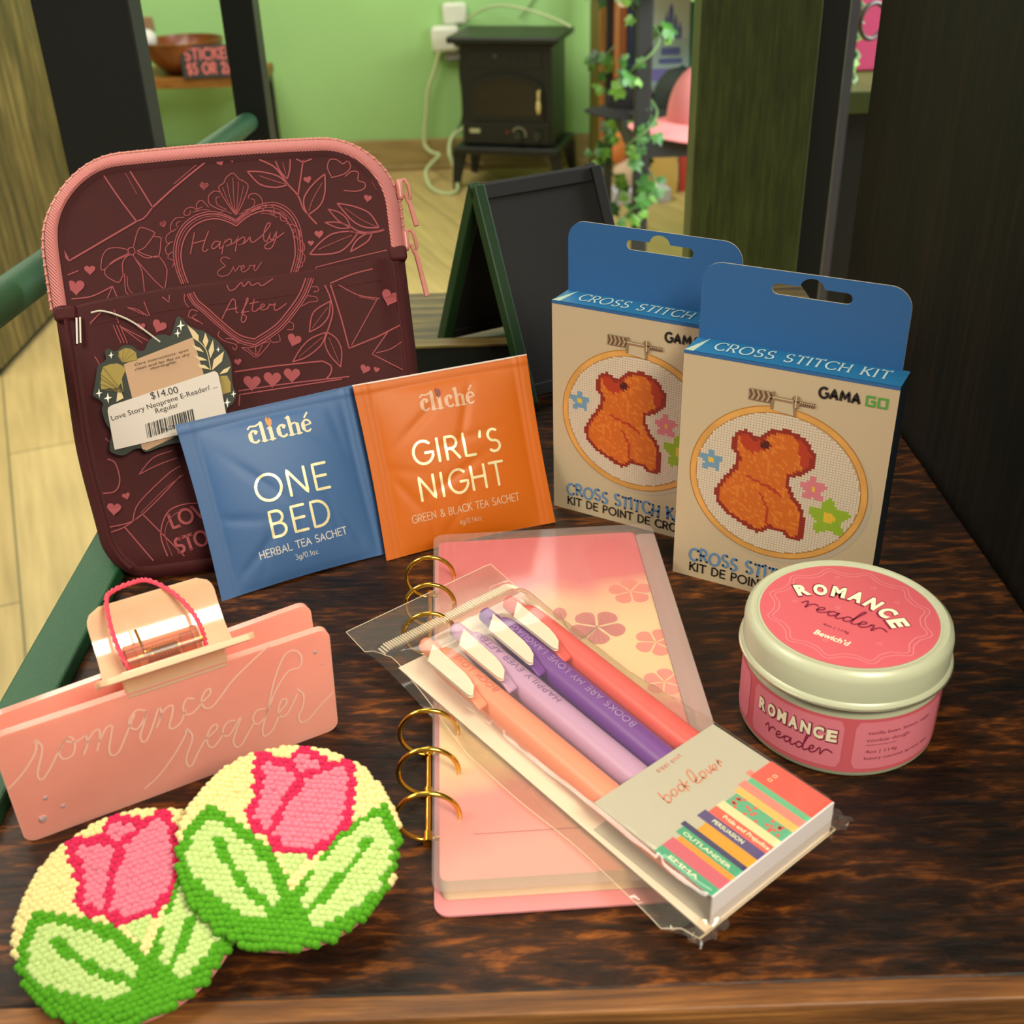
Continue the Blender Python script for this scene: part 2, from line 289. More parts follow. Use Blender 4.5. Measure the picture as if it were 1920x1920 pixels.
# drawings measured on the real things, in tenths of a millimetre on each surface
ART=json.loads(r"""{"sleeve_up":[["s",0.95,0,0,[29,1617,57,1538,381,1691]],["s",0.7,1,0,[381,1691,420,1706,462,1749]],["s",0.95,1,0,[462,1749,580,1837,732,1938]],["s",0.6,0,0,[27,1592,50,1544]],["s",0.8,1,0,[266,1908,322,1796,381,1691]],["s",0.8,1,0,[385,1919,427,1828,462,1749]],["s",0.3,0,0,[362,1915,400,1815]],["s",0.4,0,0,[684,1926,572,1848]],["s",0.5,1,0,[327,1562,291,1576,242,1578,213,1555,198,1520,193,1485,214,1488,253,1520,328,1549]],["s",0.5,1,0,[332,1544,263,1519,214,1488,209,1457,245,1426,265,1421,283,1445]],["s",0.5,1,0,[286,1450,292,1506,316,1535,337,1541]],["s",0.5,1,0,[352,1578,376,1638,399,1661,451,1636,449,1621,401,1569,364,1556]],["s",0.5,1,0,[443,1616,478,1608,477,1588,456,1522,406,1532,364,1556]],["s",0.5,1,0,[363,1546,404,1519,456,1522,484,1473,484,1437,464,1366]],["s",0.5,1,0,[464,1366,421,1417,362,1505,344,1538]],["s",0.5,1,0,[294,1455,288,1393,296,1361,358,1329]],["s",0.5,1,0,[346,1532,372,1468,373,1406,369,1323]],["s",0.4,1,0,[303,1443,302,1387,326,1353]],["s",0.5,1,1,[328,1570,351,1571,353,1547,334,1539,324,1550]],["s",0.6,1,0,[30,1472,58,1479,89,1489]],["s",0.7,1,0,[32,1364,132,1367,232,1404]],["s",0.6,1,0,[232,1404,242,1367,254,1314]],["s",0.5,0,0,[232,1404,172,1301]],["h",710,1829,41,-12],["h",499,1668,34,12],["h",142,1489,53,-5],["h",69,1417,84,-5],["h",797,1930,36,20],["h",851,1944,41,10],["s",0.9,1,0,[980,1928,1046,1887,1096,1805,1136,1748,1153,1686,1173,1654,1206,1609]],["s",0.8,1,0,[916,1879,984,1871,1058,1844,1095,1802]],["s",0.8,1,0,[1095,1802,1034,1795,965,1816,916,1879]],["s",0.4,1,0,[970,1854,1026,1829,1084,1806]],["s",0.8,1,0,[1053,1914,1068,1868,1096,1829]],["s",0.8,1,0,[1122,1917,1113,1870,1096,1829]],["s",0.35,0,0,[1085,1908,1093,1854]],["s",0.8,1,0,[1276,1839,1215,1796,1166,1740,1159,1692,1173,1654]],["s",0.8,1,0,[1173,1654,1232,1692,1264,1750,1276,1839]],["s",0.35,1,0,[1258,1798,1207,1730,1178,1672]],["s",0.8,1,0,[1181,1907,1158,1824,1136,1748]],["s",0.8,0,0,[1180,1901,1221,1913]],["s",0.8,0,0,[1180,1901,1152,1918]],["s",0.6,1,0,[1304,1825,1292,1868,1308,1903,1339,1901,1367,1880,1392,1891,1401,1860,1367,1832,1304,1819]],["s",0.6,1,0,[1371,1820,1405,1841,1434,1833,1430,1797,1459,1782,1456,1758,1417,1746,1357,1754]],["s",0.8,1,0,[1567,1563,1503,1547,1428,1544,1356,1560]],["s",0.8,1,0,[1316,1697,1396,1675,1465,1636,1502,1565]],["s",0.8,1,0,[1502,1565,1432,1574,1375,1613,1316,1697]],["s",0.35,1,0,[1352,1670,1424,1609,1494,1569]],["s",0.7,1,0,[1270,1673,1319,1654,1352,1621,1365,1583]],["s",0.7,1,0,[1365,1583,1314,1612,1270,1673]],["s",0.7,1,0,[1246,1612,1313,1606,1365,1577]],["s",0.7,1,0,[1365,1577,1310,1579,1246,1612]],["s",0.8,1,0,[1365,1583,1405,1555,1466,1547,1564,1560]],["s",0.8,1,0,[1155,1468,1210,1518,1276,1555,1356,1560,1395,1547]],["s",0.8,1,0,[1395,1547,1349,1499,1295,1467,1221,1462,1155,1468]],["s",0.35,1,0,[1200,1488,1289,1517,1366,1540]],["s",0.8,1,0,[1350,1462,1381,1509,1428,1538,1465,1541]],["s",0.8,1,0,[1465,1541,1436,1504,1350,1462]],["s",0.8,1,0,[1451,1892,1506,1766,1572,1621]],["s",0.45,0,0,[1481,1866,1568,1664]],["s",0.35,0,0,[1496,1810,1551,1683]],["h",708,1827,42,-10],["h",1191,1819,40,8],["h",1465,1709,41,-15],["h",1212,1560,45,0],["h",1168,1521,31,-5],["h",499,1670,32,15],["h",1549,1515,37,-10],["s",0.55,0,0,[1174,1381,1177,1405,1352,1432,1567,1461]],["s",0.7,1,0,[574,1389,560,1456,560,1522,581,1585,620,1636,677,1666,737,1673,788,1657,831,1631]],["s",0.7,1,0,[831,1631,885,1667,948,1688,1008,1686,1057,1652,1086,1595,1092,1528,1084,1462,1053,1386]],["s",0.35,1,0,[563,1387,548,1458,548,1527,569,1594,611,1647,671,1679,734,1686,787,1669,832,1642]],["s",0.35,1,0,[832,1642,889,1679,955,1702,1017,1700,1070,1664,1100,1604,1107,1534,1098,1465,1065,1385]],["s",0.7,1,0,[553,1386,538,1460,538,1531,560,1601,603,1655,665,1689,731,1696,787,1679,833,1651]],["s",0.7,1,0,[833,1651,892,1689,960,1713,1025,1711,1080,1674,1111,1612,1118,1538,1109,1466,1075,1383]],["s",0.5,1,0,[544,1385,528,1461,528,1535,551,1607,596,1664,660,1699,728,1707,786,1688,833,1659]],["s",0.5,1,0,[833,1659,895,1699,966,1724,1033,1722,1090,1683,1122,1619,1130,1543,1120,1468,1085,1382]],["s",0.5,1,0,[834,1683,800,1746,774,1813,801,1835,815,1858,848,1876,873,1847,895,1833,910,1808,877,1739,839,1683]],["s",0.35,1,0,[835,1683,808,1751,792,1815]],["s",0.35,1,0,[835,1683,821,1750,815,1834]],["s",0.35,1,0,[835,1683,836,1749,845,1855]],["s",0.35,1,0,[835,1683,852,1747,869,1835]],["s",0.35,1,0,[835,1683,866,1746,890,1813]],["s",0.5,1,0,[806,1697,755,1719,721,1746,725,1782,754,1800,782,1789,786,1771]],["s",0.4,1,0,[796,1710,758,1737,756,1767,774,1772]],["s",0.4,1,0,[817,1690,783,1705,764,1695]],["s",0.45,1,0,[715,1729,690,1761,665,1751,662,1727,686,1731]],["s",0.45,1,0,[666,1715,639,1735,609,1726,600,1703,623,1701,631,1718]],["s",0.4,1,0,[642,1711,684,1719,719,1714]],["s",0.45,1,0,[598,1691,557,1689,533,1661,531,1631,556,1641]],["s",0.4,1,0,[578,1675,559,1665,563,1647]],["s",0.45,1,0,[531,1631,505,1610,504,1580,531,1584]],["s",0.45,1,0,[518,1579,495,1557,499,1527,524,1537]],["s",0.4,1,0,[505,1527,500,1509,524,1495,514,1466]],["s",0.5,1,0,[864,1689,919,1696,960,1712,965,1747,941,1773,911,1770,903,1754]],["s",0.4,1,0,[877,1698,921,1714,931,1742,914,1751]],["s",0.4,1,0,[852,1685,888,1690,904,1674]],["s",0.45,1,0,[960,1693,994,1717,1015,1700,1012,1676,990,1687]],["s",0.45,1,0,[1005,1666,1036,1677,1064,1659,1067,1634,1044,1639,1040,1658]],["s",0.4,1,0,[1027,1655,988,1675,953,1680]],["s",0.45,1,0,[1065,1622,1106,1608,1123,1574,1116,1544,1094,1561]],["s",0.4,1,0,[1081,1601,1097,1585,1089,1568]],["s",0.45,1,0,[1116,1544,1136,1515,1129,1486,1104,1498]],["s",0.45,1,0,[1115,1489,1132,1461,1119,1432,1097,1450]],["s",0.4,1,0,[1114,1434,1114,1415,1086,1409,1088,1377]],["s",0.55,1,0,[635,1616,620,1570,604,1521]],["s",0.55,1,0,[700,1617,676,1571,662,1536,670,1525,686,1534]],["s",0.55,1,0,[617,1567,674,1577]],["s",0.55,1,0,[746,1565,723,1567,705,1545,713,1535,735,1548,749,1565,739,1536,755,1540,772,1572]],["s",0.55,1,0,[772,1572,762,1551,747,1508]],["s",0.55,1,0,[766,1557,789,1573,800,1566,791,1546,770,1542,810,1553,833,1578]],["s",0.55,1,0,[833,1581,822,1552,811,1514]],["s",0.55,1,0,[826,1561,855,1576,863,1567,851,1547,829,1541,860,1549,888,1576]],["s",0.55,1,0,[888,1576,889,1552,905,1551,945,1577,979,1611,991,1629,976,1629,955,1589,951,1553,965,1550,985,1586]],["s",0.55,1,0,[985,1586,979,1562,990,1554,1014,1589]],["s",0.55,1,0,[1014,1589,1005,1554,979,1514,952,1515,957,1533,1002,1554,1048,1580]],["s",0.44000000000000006,1,0,[782,1481,754,1492,737,1476,755,1450,735,1440,715,1421,730,1403,767,1410,792,1441]],["s",0.44000000000000006,1,0,[792,1444,798,1421,821,1444,830,1431]],["s",0.44000000000000006,1,0,[823,1426,843,1436,837,1445,827,1431,833,1414,859,1425,870,1442]],["s",0.44000000000000006,1,0,[867,1443,884,1438,894,1442,886,1426,894,1416,925,1452]]],"sleeve_po":[["s",0.6,0,0,[457,1324,482,1298,488,1329]],["s",0.7,1,0,[168,1285,97,1228,26,1179]],["s",0.6,0,0,[26,1179,92,1120]],["s",0.5,0,0,[231,1289,242,1229]],["s",0.5,1,0,[292,1294,335,1279,378,1246]],["s",0.5,0,0,[370,1312,386,1246]],["s",0.4,0,0,[292,1294,361,1253]],["s",0.5,0,0,[216,1219,239,1136]],["s",0.5,0,0,[232,1217,253,1135]],["s",0.5,0,0,[247,1216,267,1133]],["s",0.5,0,0,[245,1213,334,1126]],["s",0.5,0,0,[254,1207,360,1134]],["h",340,1201,42,-5],["h",422,1195,70,-30],["s",0.7,1,0,[1235,1316,1341,1349,1442,1367]],["s",0.8,0,0,[1234,1307,1265,1142,1284,1002,1426,1043,1544,1089]],["s",0.6,1,0,[1274,1303,1359,1249,1458,1224]],["s",0.5,0,0,[1449,1225,1298,1016]],["s",0.35,0,0,[1364,1240,1447,1216]],["h",1511,1225,93,-25],["s",0.6,0,0,[1477,1059,1391,963,1529,873]],["s",0.5,1,0,[1410,967,1480,978,1543,1009]],["s",0.8,1,0,[1207,1307,1224,1250,1227,1177,1192,1094]],["s",0.7,1,0,[1222,1232,1136,1186,1106,1097]],["s",0.7,1,0,[1106,1097,1165,1122,1207,1166,1222,1232]],["s",0.3,0,0,[1206,1203,1121,1114]],["s",0.7,1,0,[1185,1089,1109,1066,1054,1023,1010,966]],["s",0.7,1,0,[1010,966,1079,983,1153,1031,1185,1089]],["s",0.3,0,0,[1164,1067,1043,987]],["s",0.7,1,0,[1191,1088,1229,1054,1247,997,1233,918]],["s",0.7,1,0,[1233,918,1189,978,1172,1041,1191,1088]],["s",0.3,0,0,[1194,1063,1227,943]],["h",1030,1068,71,-25],["h",755,993,37,0],["h",1348,896,52,-25],["h",1403,887,32,-20],["s",0.7,1,0,[846,1090,778,1118,704,1192,653,1252,617,1291,599,1332]],["s",0.7,1,0,[846,1090,949,1143,1017,1204,1081,1276,1121,1348]],["s",0.35,1,0,[846,1076,775,1105,698,1183,644,1245,606,1287,587,1329]],["s",0.35,1,0,[846,1076,955,1132,1026,1195,1094,1271,1135,1347]],["s",0.7,1,0,[846,1064,772,1095,692,1176,637,1240,597,1283,578,1328]],["s",0.7,1,0,[846,1064,959,1122,1034,1188,1103,1267,1147,1346]],["s",0.5,1,0,[847,1053,770,1085,687,1168,629,1235,589,1280,568,1326]],["s",0.5,1,0,[847,1053,964,1113,1041,1181,1113,1263,1158,1344]],["s",0.55,1,0,[711,1198,748,1254,770,1282,782,1275,780,1227,788,1220]],["s",0.55,1,0,[734,1236,788,1241]],["s",0.55,1,0,[803,1216,840,1269,838,1280,816,1229,798,1184,809,1173,824,1195,808,1215,839,1221]],["s",0.55,1,0,[870,1273,855,1226,869,1218,888,1231]],["s",0.55,1,0,[847,1255,889,1260]],["s",0.55,1,0,[888,1228,913,1238,908,1248,895,1237,899,1221,924,1225,939,1245]],["s",0.55,1,0,[938,1242,952,1239,965,1244,957,1225,967,1213,1016,1240]],["s",0.55,1,0,[755,1351,764,1325,788,1329,821,1356,831,1337,857,1357,867,1338,898,1347,908,1334,926,1337,968,1360]],["s",0.45,1,0,[567,1266,553,1297,557,1327]],["s",0.45,1,0,[605,1244,577,1253,561,1225,588,1210,620,1183]],["s",0.45,1,0,[597,1230,577,1217,598,1197]],["s",0.45,1,0,[692,1145,683,1122,709,1095,759,1072,750,1049,740,1062]],["s",0.45,1,0,[716,1107,751,1097,772,1077]],["s",0.45,1,0,[1146,1306,1170,1304,1174,1286,1149,1282]],["s",0.45,1,0,[1122,1266,1158,1257,1161,1238,1124,1236,1086,1221]],["s",0.45,1,0,[1017,1155,1036,1141,1030,1117,1006,1119]],["s",0.45,1,0,[961,1100,963,1069,927,1067,917,1086]],["s",0.45,1,0,[781,1057,829,1053,878,1066,915,1068,873,1024,840,1006,814,1030,781,1057]],["s",0.45,1,0,[810,1048,842,1015]],["s",0.45,1,0,[846,1051,844,1014]],["s",0.45,1,0,[878,1060,850,1014]],["s",0.8,1,0,[736,948,934,955,1150,955]],["s",0.8,1,0,[1150,955,1187,928,1182,894,1156,868]],["s",0.7,1,0,[741,857,968,866,1266,868]],["s",0.7,0,0,[732,789,742,839,1230,860]],["h",807,889,87,-8],["h",904,896,88,-8],["h",998,906,83,-8],["h",95,372,71,-10],["h",159,425,39,10],["s",0.7,1,0,[90,609,130,587,141,506,112,453,41,451]],["s",0.6,1,0,[44,286,172,303,275,370,418,489]],["s",0.6,1,0,[172,303,211,384,359,502,424,534]],["s",0.35,1,0,[215,337,339,436,435,493]],["s",0.7,0,0,[131,280,238,105]],["s",0.7,0,0,[220,331,382,108]],["s",0.6,1,0,[40,258,131,280,220,331]],["s",0.6,1,0,[230,518,305,588,396,611]],["s",0.6,1,0,[230,518,322,552,413,575]],["s",0.7,1,0,[306,118,290,224,334,322,416,352,503,340,553,294]],["s",0.35,1,0,[328,115,309,222,347,297,413,329]],["s",0.5,0,0,[95,715,160,640]],["s",0.5,1,0,[20,1170,114,1082,134,991]]],"sleeve_bk":[["t","LOVE",348,245,558,293,66],["t","STORY",357,123,604,171,67]],"sleeve_gu":[["s",0.6,1,0,[-42,1062,-7,1025,28,1006]],["s",0.6,1,0,[-32,1033,32,992]],["s",0.6,1,0,[-36,1011,10,989]],["s",0.6,1,0,[-34,832,-1,878,24,825,-15,779,-26,819]],["s",0.6,1,0,[-18,723,-19,638,23,628]],["s",0.6,1,0,[-17,728,31,725]],["s",0.6,1,0,[14,532,-10,478,11,430,45,403]],["s",0.6,1,0,[8,374,20,303]],["s",0.6,1,0,[-41,1011,6,962]]],"tag_card":[["f","x",1,[113,991,128,1038,167,1063,168,1100,186,1114,204,1100,220,1099,255,1120,294,1114,315,1090,343,1090,368,1129,403,1149,444,1151,469,1143,488,1179,507,1222,519,1227,537,1211,551,1189,592,1160,619,1151,644,1127,674,1101,701,1061,714,1034,726,983,720,924,721,874,729,839,707,799,679,777,654,712,623,665,390,642,289,619,268,638,235,638,184,616,145,628,125,653,144,730,126,774,117,837,127,865,106,890,87,907,96,935]]],"tag":[["f","tan",0,[243,1034,568,1125,593,959,605,760,419,672,290,627,271,635,269,648,258,883]],["f","olive",0,[224,904,219,950,200,927,164,931,128,931,128,956,135,980,136,1000,150,1032,184,1041,216,1041,238,1027,249,1009,226,970]],["f","olive",0,[236,1041,224,1074,229,1094,257,1107,284,1102,305,1082,306,1048,284,1042]],["f","olive",0,[667,934,700,931,712,896,706,854,664,846]],["f","cream",0,[550,1185,582,1152,596,1130,592,1101,570,1120]],["f","cream",0,[628,1141,637,1101,620,1069,610,1100]],["f","cream",0,[658,1105,657,1057,634,1018,631,1056]],["f","cream",0,[701,1046,685,1000,634,963,649,1012]],["f","cream",0,[722,973,702,947,664,941,688,962]],["f","cream",0,[558,1092,596,1072,609,1050,575,1066]],["f","cream",0,[563,1042,602,1025,620,1011,584,1015]],["f","cream",0,[570,999,605,991,627,968,583,981]],["f","cream",0,[202,927,216,905,221,879,187,866]],["f","white",0,[525,1210,527,1188,542,1185,525,1179,520,1157,516,1179,501,1181,518,1188]],["f","white",0,[506,1171,507,1153,518,1152,506,1146,502,1129,499,1147,487,1149,500,1154]],["f","white",0,[196,1098,197,1084,206,1082,196,1078,193,1064,190,1078,181,1080,191,1084]],["f","white",0,[119,935,120,917,132,915,119,910,115,892,112,911,100,912,113,918]],["f","white",0,[155,912,157,891,171,889,155,882,151,861,147,883,133,885,148,892]],["f","white",0,[678,1070,678,1059,686,1058,678,1055,675,1044,673,1055,666,1056,674,1060]],["f","white",0,[686,830,688,810,701,808,687,802,682,782,679,803,665,805,680,811]],["f","white",0,[719,859,720,845,730,844,719,839,716,826,714,840,704,841,715,846]]],"tag_stem":[["s",0.35,1,0,[592,1106,622,1056,629,968]]],"tag_sticker":[["f","x",0,[143,826,148,843,165,852,629,955,646,959,659,948,663,931,674,710,150,646,148,663]]],"tag_txt":[["t","$14.00",345,860,471,876,33],["t","Love Story Neoprene E-Reader/ ...",157,781,648,881,24],["t","Regular",357,792,463,812,24],["t","5623",374,706,429,715,16]],"tag_small":[["t","Care instructions: spot",293,1020,545,1065,12],["t","clean and lay flat to dry",291,999,548,1044,12],["t","thoroughly.",361,995,483,1016,12]],"tag_bar":[[301,748,523,795,526,732,303,682]],"tag_string":[[127,1287,175,1289,239,1265,316,1217,419,1119]],"blue_logo":[["t","cliche",302,675,614,670,60]],"blue_gold":[["t","ONE",267,400,627,388,122],["t","BED",293,222,594,216,122]],"blue_wht":[["t","HERBAL TEA SACHET",215,137,652,147,35],["t","3g/0.1oz",377,87,488,88,25]],"org_logo":[["t","cliche",302,679,588,672,59]],"org_gold":[["t","GIRL'S",216,428,674,418,110],["t","NIGHT",216,250,665,248,115]],"org_wht":[["t","GREEN & BLACK TEA SACHET",156,149,723,150,37],["t","4g/0.14oz",389,88,506,88,26]],"flame":[[414,751],[403,749]],"kit_pts":{"clip0":[301,986],"clip1":[399,986],"bolt1":[582,983],"nut":[502,985],"br0":[402,953],"br1":[485,931],"gama0":[585,1033],"gama1":[759,1037],"go0":[777,1029],"go1":[859,1035],"gh":[580,1074],"fl1":[154,637],"fl2":[610,601],"fl3":[691,481],"c0":[93,93],"c1":[426,98],"kd0":[99,36],"kd1":[392,36],"kdh":[96,82],"ch":[89,160]},"capy":[254,788,290,816,328,804,348,789,409,837,470,855,545,832,585,791,606,757,603,706,562,661,506,632,510,591,537,546,585,485,592,423,591,342,535,332,500,355,442,361,387,324,316,355,245,385,192,437,178,499,213,561,257,624,272,680,246,715,243,755],"capy_l1":[317,596,433,562,473,540],"capy_l2":[390,520,424,454,420,388],"capy_eye":[388,762],"capy_nose":[460,773,553,664],"claw":[["s",0.75,1,0,[7,291,57,332,107,392,127,434,129,464,143,426,130,380,111,333,103,298,112,278,140,307,187,379,214,418]],["s",0.75,1,0,[226,427,197,398,187,361,198,336,225,341,242,380,240,419,226,427,222,410,255,398,284,414]],["s",0.75,1,0,[284,414,282,370,261,327]],["s",0.75,1,0,[279,371,310,413,330,413,322,369,306,323]],["s",0.75,1,0,[320,360,352,411,372,411,361,368,344,309,348,277,373,284,412,353,452,429]],["s",0.75,1,0,[489,431,461,444,432,411,432,372,454,361,485,404,496,428,471,362,454,322,459,288,483,308,530,411,539,426]],["s",0.75,1,0,[539,426,540,387,515,336]],["s",0.75,1,0,[531,372,557,408,582,411,575,370,557,320,569,303,599,319,621,368]],["s",0.75,1,0,[658,410,635,419,617,389,618,354,642,343,677,370]],["s",0.75,1,0,[678,375,714,402,721,428,703,426,684,392,689,350,716,342,757,382,807,436,887,496,953,539]],["s",0.75,1,0,[428,60,488,102,557,180,607,256,608,285,627,246,622,208,595,149,589,106,605,90,639,148,673,197]],["s",0.75,1,0,[674,197,714,223,721,245,703,248,680,209,677,159,697,144,739,190]],["s",0.75,1,0,[786,238,761,241,739,211,742,178,764,178,800,232,810,237,787,187,769,133,777,101,800,107,851,186]],["s",0.75,1,0,[903,243,873,247,854,216,862,181,889,188,917,237,956,319,1008,385,1054,389,1064,439,1040,478,1001,466,954,370,918,246,885,149,887,104,920,121,956,192]],["s",0.75,1,0,[959,201,985,230,987,254,968,253,952,210,960,173,988,182,1030,255]],["s",0.75,1,0,[1036,282,1056,243,1047,185,1027,142,1035,105,1068,112,1111,155,1172,204]]],"gems":[[76,95,22],[151,120,13],[105,187,13],[1120,434,12],[1142,363,5]],"books":[["g",-7,-4,37,-1,12,239],["p",37,-1,87,0,50,239],["o",87,0,109,0,102,227],["g",109,0,145,2,126,249],["n",145,2,166,2,170,262],["m",166,2,212,5,198,211],["u",212,5,252,9,244,252],["c",252,9,292,10,275,239],["w",292,10,327,15,327,240],["t",327,15,385,18,365,232],["y",385,18,417,16,413,245],["k",417,16,453,18,438,255],["g2",453,18,479,18,478,246],["r",479,18,593,17,500,255]],"lover":[["s",0.7,1,0,[190,405,184,375,185,351]],["s",0.7,1,0,[185,374,201,383,210,368,194,350,182,353]],["s",0.7,1,0,[219,368,228,383,243,382,240,365,222,357,219,367]],["s",0.7,1,0,[253,369,263,384,278,383,275,365,257,357,254,368]],["s",0.7,1,0,[289,401,279,369,275,345]],["s",0.7,1,0,[282,366,293,374,302,377]],["s",0.7,1,0,[282,366,291,356]],["s",0.7,1,0,[343,370,318,359,325,394,337,411,348,410,341,380,323,355,331,348,359,356]],["s",0.7,1,0,[355,367,363,377,378,376,374,358,357,349,355,363]],["s",0.7,1,0,[391,376,392,351,415,380]],["s",0.7,1,0,[405,360,426,358,434,371,421,371,410,355,422,349]],["s",0.7,1,0,[454,383,442,352]],["s",0.7,1,0,[445,366,457,377,459,362]]],"post":[["t","pippi post",263,472,381,473,12]],"spine1":[["t","OUTLANDER",123,205,111,49,16]]}""")
# ================================================================ the room
FZ=-.79
m_wall=mat('wall_paint','#9fce80',.75,var=.05,vscale=1.5,bump=60,bstr=.08)
m_base=mat('baseboard_wood','#a08a55',.5,var=.15,vscale=6,stretch=(1,1,6))
def floor_mat():
    m=bpy.data.materials.new('vinyl_planks'); m.use_nodes=True; nt=m.node_tree; N=nt.nodes; L=nt.links; p=N['Principled BSDF']; p.inputs['Roughness'].default_value=.45
    tc=N.new('ShaderNodeTexCoord'); mp=N.new('ShaderNodeMapping'); mp.inputs['Rotation'].default_value=(0,0,math.radians(68)); L.new(tc.outputs['Object'],mp.inputs[0])
    br=N.new('ShaderNodeTexBrick'); br.inputs['Scale'].default_value=1; br.inputs['Brick Width'].default_value=1.2; br.inputs['Row Height'].default_value=.18; br.inputs['Mortar Size'].default_value=.0025
    br.inputs['Color1'].default_value=(*lin('#d8bd80'),1); br.inputs['Color2'].default_value=(*lin('#ccb074'),1); br.inputs['Mortar'].default_value=(*lin('#8f8356'),1); L.new(mp.outputs[0],br.inputs[0])
    m2=N.new('ShaderNodeMapping'); m2.inputs['Scale'].default_value=(3,40,1); L.new(mp.outputs[0],m2.inputs[0])
    n=N.new('ShaderNodeTexNoise'); n.inputs['Scale'].default_value=1.2; n.inputs['Detail'].default_value=6; L.new(m2.outputs[0],n.inputs[0])
    r=N.new('ShaderNodeValToRGB'); r.color_ramp.elements[0].color=(.72,.72,.70,1); r.color_ramp.elements[0].position=.3; r.color_ramp.elements[1].position=.7; L.new(n.outputs[0],r.inputs[0])
    x=N.new('ShaderNodeMix'); x.data_type='RGBA'; x.blend_type='MULTIPLY'; x.inputs[0].default_value=1; L.new(br.outputs[0],x.inputs[6]); L.new(r.outputs[0],x.inputs[7]); L.new(x.outputs[2],p.inputs['Base Color']); return m
mb=MB(); mb.box(-4,3,-.6,4.6,FZ-.06,FZ); struct(obj('floor',mb,floor_mat(),smooth=False))
mb=MB(); mb.box(-4,3,4.52,4.62,FZ,1.9); struct(obj('wall_back',mb,m_wall,smooth=False))
mb=MB(); mb.box(-4,3,4.498,4.52,FZ,FZ+.115); mb.box(-4,3,4.488,4.52,FZ,FZ+.02); struct(obj('baseboard_back',mb,m_base,smooth=False,bevel=.004))
mb=MB(); mb.box(-4.1,-4,-.6,4.62,FZ,1.9); struct(obj('wall_left',mb,m_wall,smooth=False))
mb=MB(); mb.box(3,3.1,-.6,4.62,FZ,1.9); struct(obj('wall_right',mb,m_wall,smooth=False))
# ================================================================ display rack that everything stands on
m_wood=wood('dark_rustic_wood','#140903','#3d1e08','#8a4c14',axis='x',scale=1.0,rough=.42,bstr=.6,patch=.85,ratio=18,fine=1.3,spec=.32)
m_rail=mat('black_coat_green_reflection','#1f4d30',.42,bump=2200,bstr=.35)  # green reflected from the room is put into the black coat's colour
m_blk=mat('black_powder_coat','#1a1f1b',.38,bump=900,bstr=.25)
m_blkmatt=mat('black_painted_board','#121512',.6,bump=300,bstr=.1)
RK=thing('display_rack','black metal display rack with dark rustic wooden shelf holding the gifts','rack',(0,.2,0))
def rk(name,mb,m,**k): return obj(name,mb,m,RK,matrix=Matrix.Translation((0,-.2,0)),**k)
mb=MB(); mb.box(-.189,.226,.222,.693,-.022,0); rk('shelf_board',mb,m_wood,smooth=False,bevel=.0015)
m_edge=wood('shelf_edge_wood','#4a2a12','#7a4c22','#a87038',axis='x',scale=1,rough=.5,bstr=.3,patch=.3)
mb=MB(); mb.box(-.189,.226,.2135,.222,-.024,.0012); rk('front_edging',mb,m_edge,smooth=False,bevel=.001,label='lighter worn wooden front edge strip')
m_olive=wood('rear_board_wood','#3a2a10','#6a5526','#8f7a3e',axis='x',scale=1,rough=.5,bstr=.4,patch=.4)
mb=MB(); mb.box(-.189,.226,.706,.84,-.02,.003); rk('rear_board',mb,m_olive,smooth=False,bevel=.001)
mb=MB(); mb.box(-.189,.226,.693,.703,-.02,.018); rk('rear_rail',mb,m_blk,smooth=False,bevel=.001)
mb=MB(); mb.box(-.189,.226,.6915,.7045,.018,.0195); rk('rail_cap',mb,m_olive,smooth=False)
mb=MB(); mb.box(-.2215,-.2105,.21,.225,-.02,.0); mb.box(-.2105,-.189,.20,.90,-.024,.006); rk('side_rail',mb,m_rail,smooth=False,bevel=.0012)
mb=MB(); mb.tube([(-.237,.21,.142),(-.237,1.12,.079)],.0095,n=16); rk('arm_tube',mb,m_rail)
for x,y,z in ((-.237,.21,.150),(-.233,1.13,.75),(.214,.235,-.024),(.214,.83,-.024)):
    mb=MB(); mb.box(x-.0150,x+.0150,y-.0150,y+.0150,FZ,z); rk('leg',mb,m_blk,smooth=False,bevel=.0015)
# boards around the rack
m_green=wood('olive_post_wood','#4a5426','#57622c','#657034',axis='z',scale=2.2,rough=.55,bstr=.25,patch=.2)  # one olive tone with faint lengthwise grain
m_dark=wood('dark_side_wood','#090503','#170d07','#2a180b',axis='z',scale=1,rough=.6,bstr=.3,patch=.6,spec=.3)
mb=MB(); mb.box(.145,.231,.865,.90,FZ,.85); tag(obj('wooden_post',mb,m_green,smooth=False,bevel=.002),'broad olive wooden post behind the two kit boxes','post')
mb=MB(); mb.box(.233,.262,.905,.935,FZ,.85); tag(obj('metal_post',mb,m_blkmatt,smooth=False,bevel=.002),'narrow black post just right of the broad olive wooden post','post')
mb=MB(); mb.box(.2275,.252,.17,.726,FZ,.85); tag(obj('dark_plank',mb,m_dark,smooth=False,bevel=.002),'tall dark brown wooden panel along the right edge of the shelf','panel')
mb=MB(); mb.box(-.318,-.2505,.85,.88,FZ,.85); tag(obj('upright_board',mb,m_blkmatt,smooth=False,bevel=.002),'wide black upright board behind the burgundy sleeve','post')
m_rust=wood('rustic_cabinet_wood','#3a3a1a','#6e5c30','#94804a',axis='z',scale=.35,rough=.6,bstr=.3,patch=.45)
CB=thing('cabinet','rustic weathered wooden cabinet standing on the floor at far left','cabinet',(-1.4,2.7,FZ))
mb=MB(); mb.box(-.18,.17,-.12,.75,.02,1.9); obj('carcass',mb,m_rust,CB,smooth=False,bevel=.004)
mb=MB(); mb.box(-.17,.155,-.11,.74,0,.02); obj('plinth',mb,m_blkmatt,CB,smooth=False)
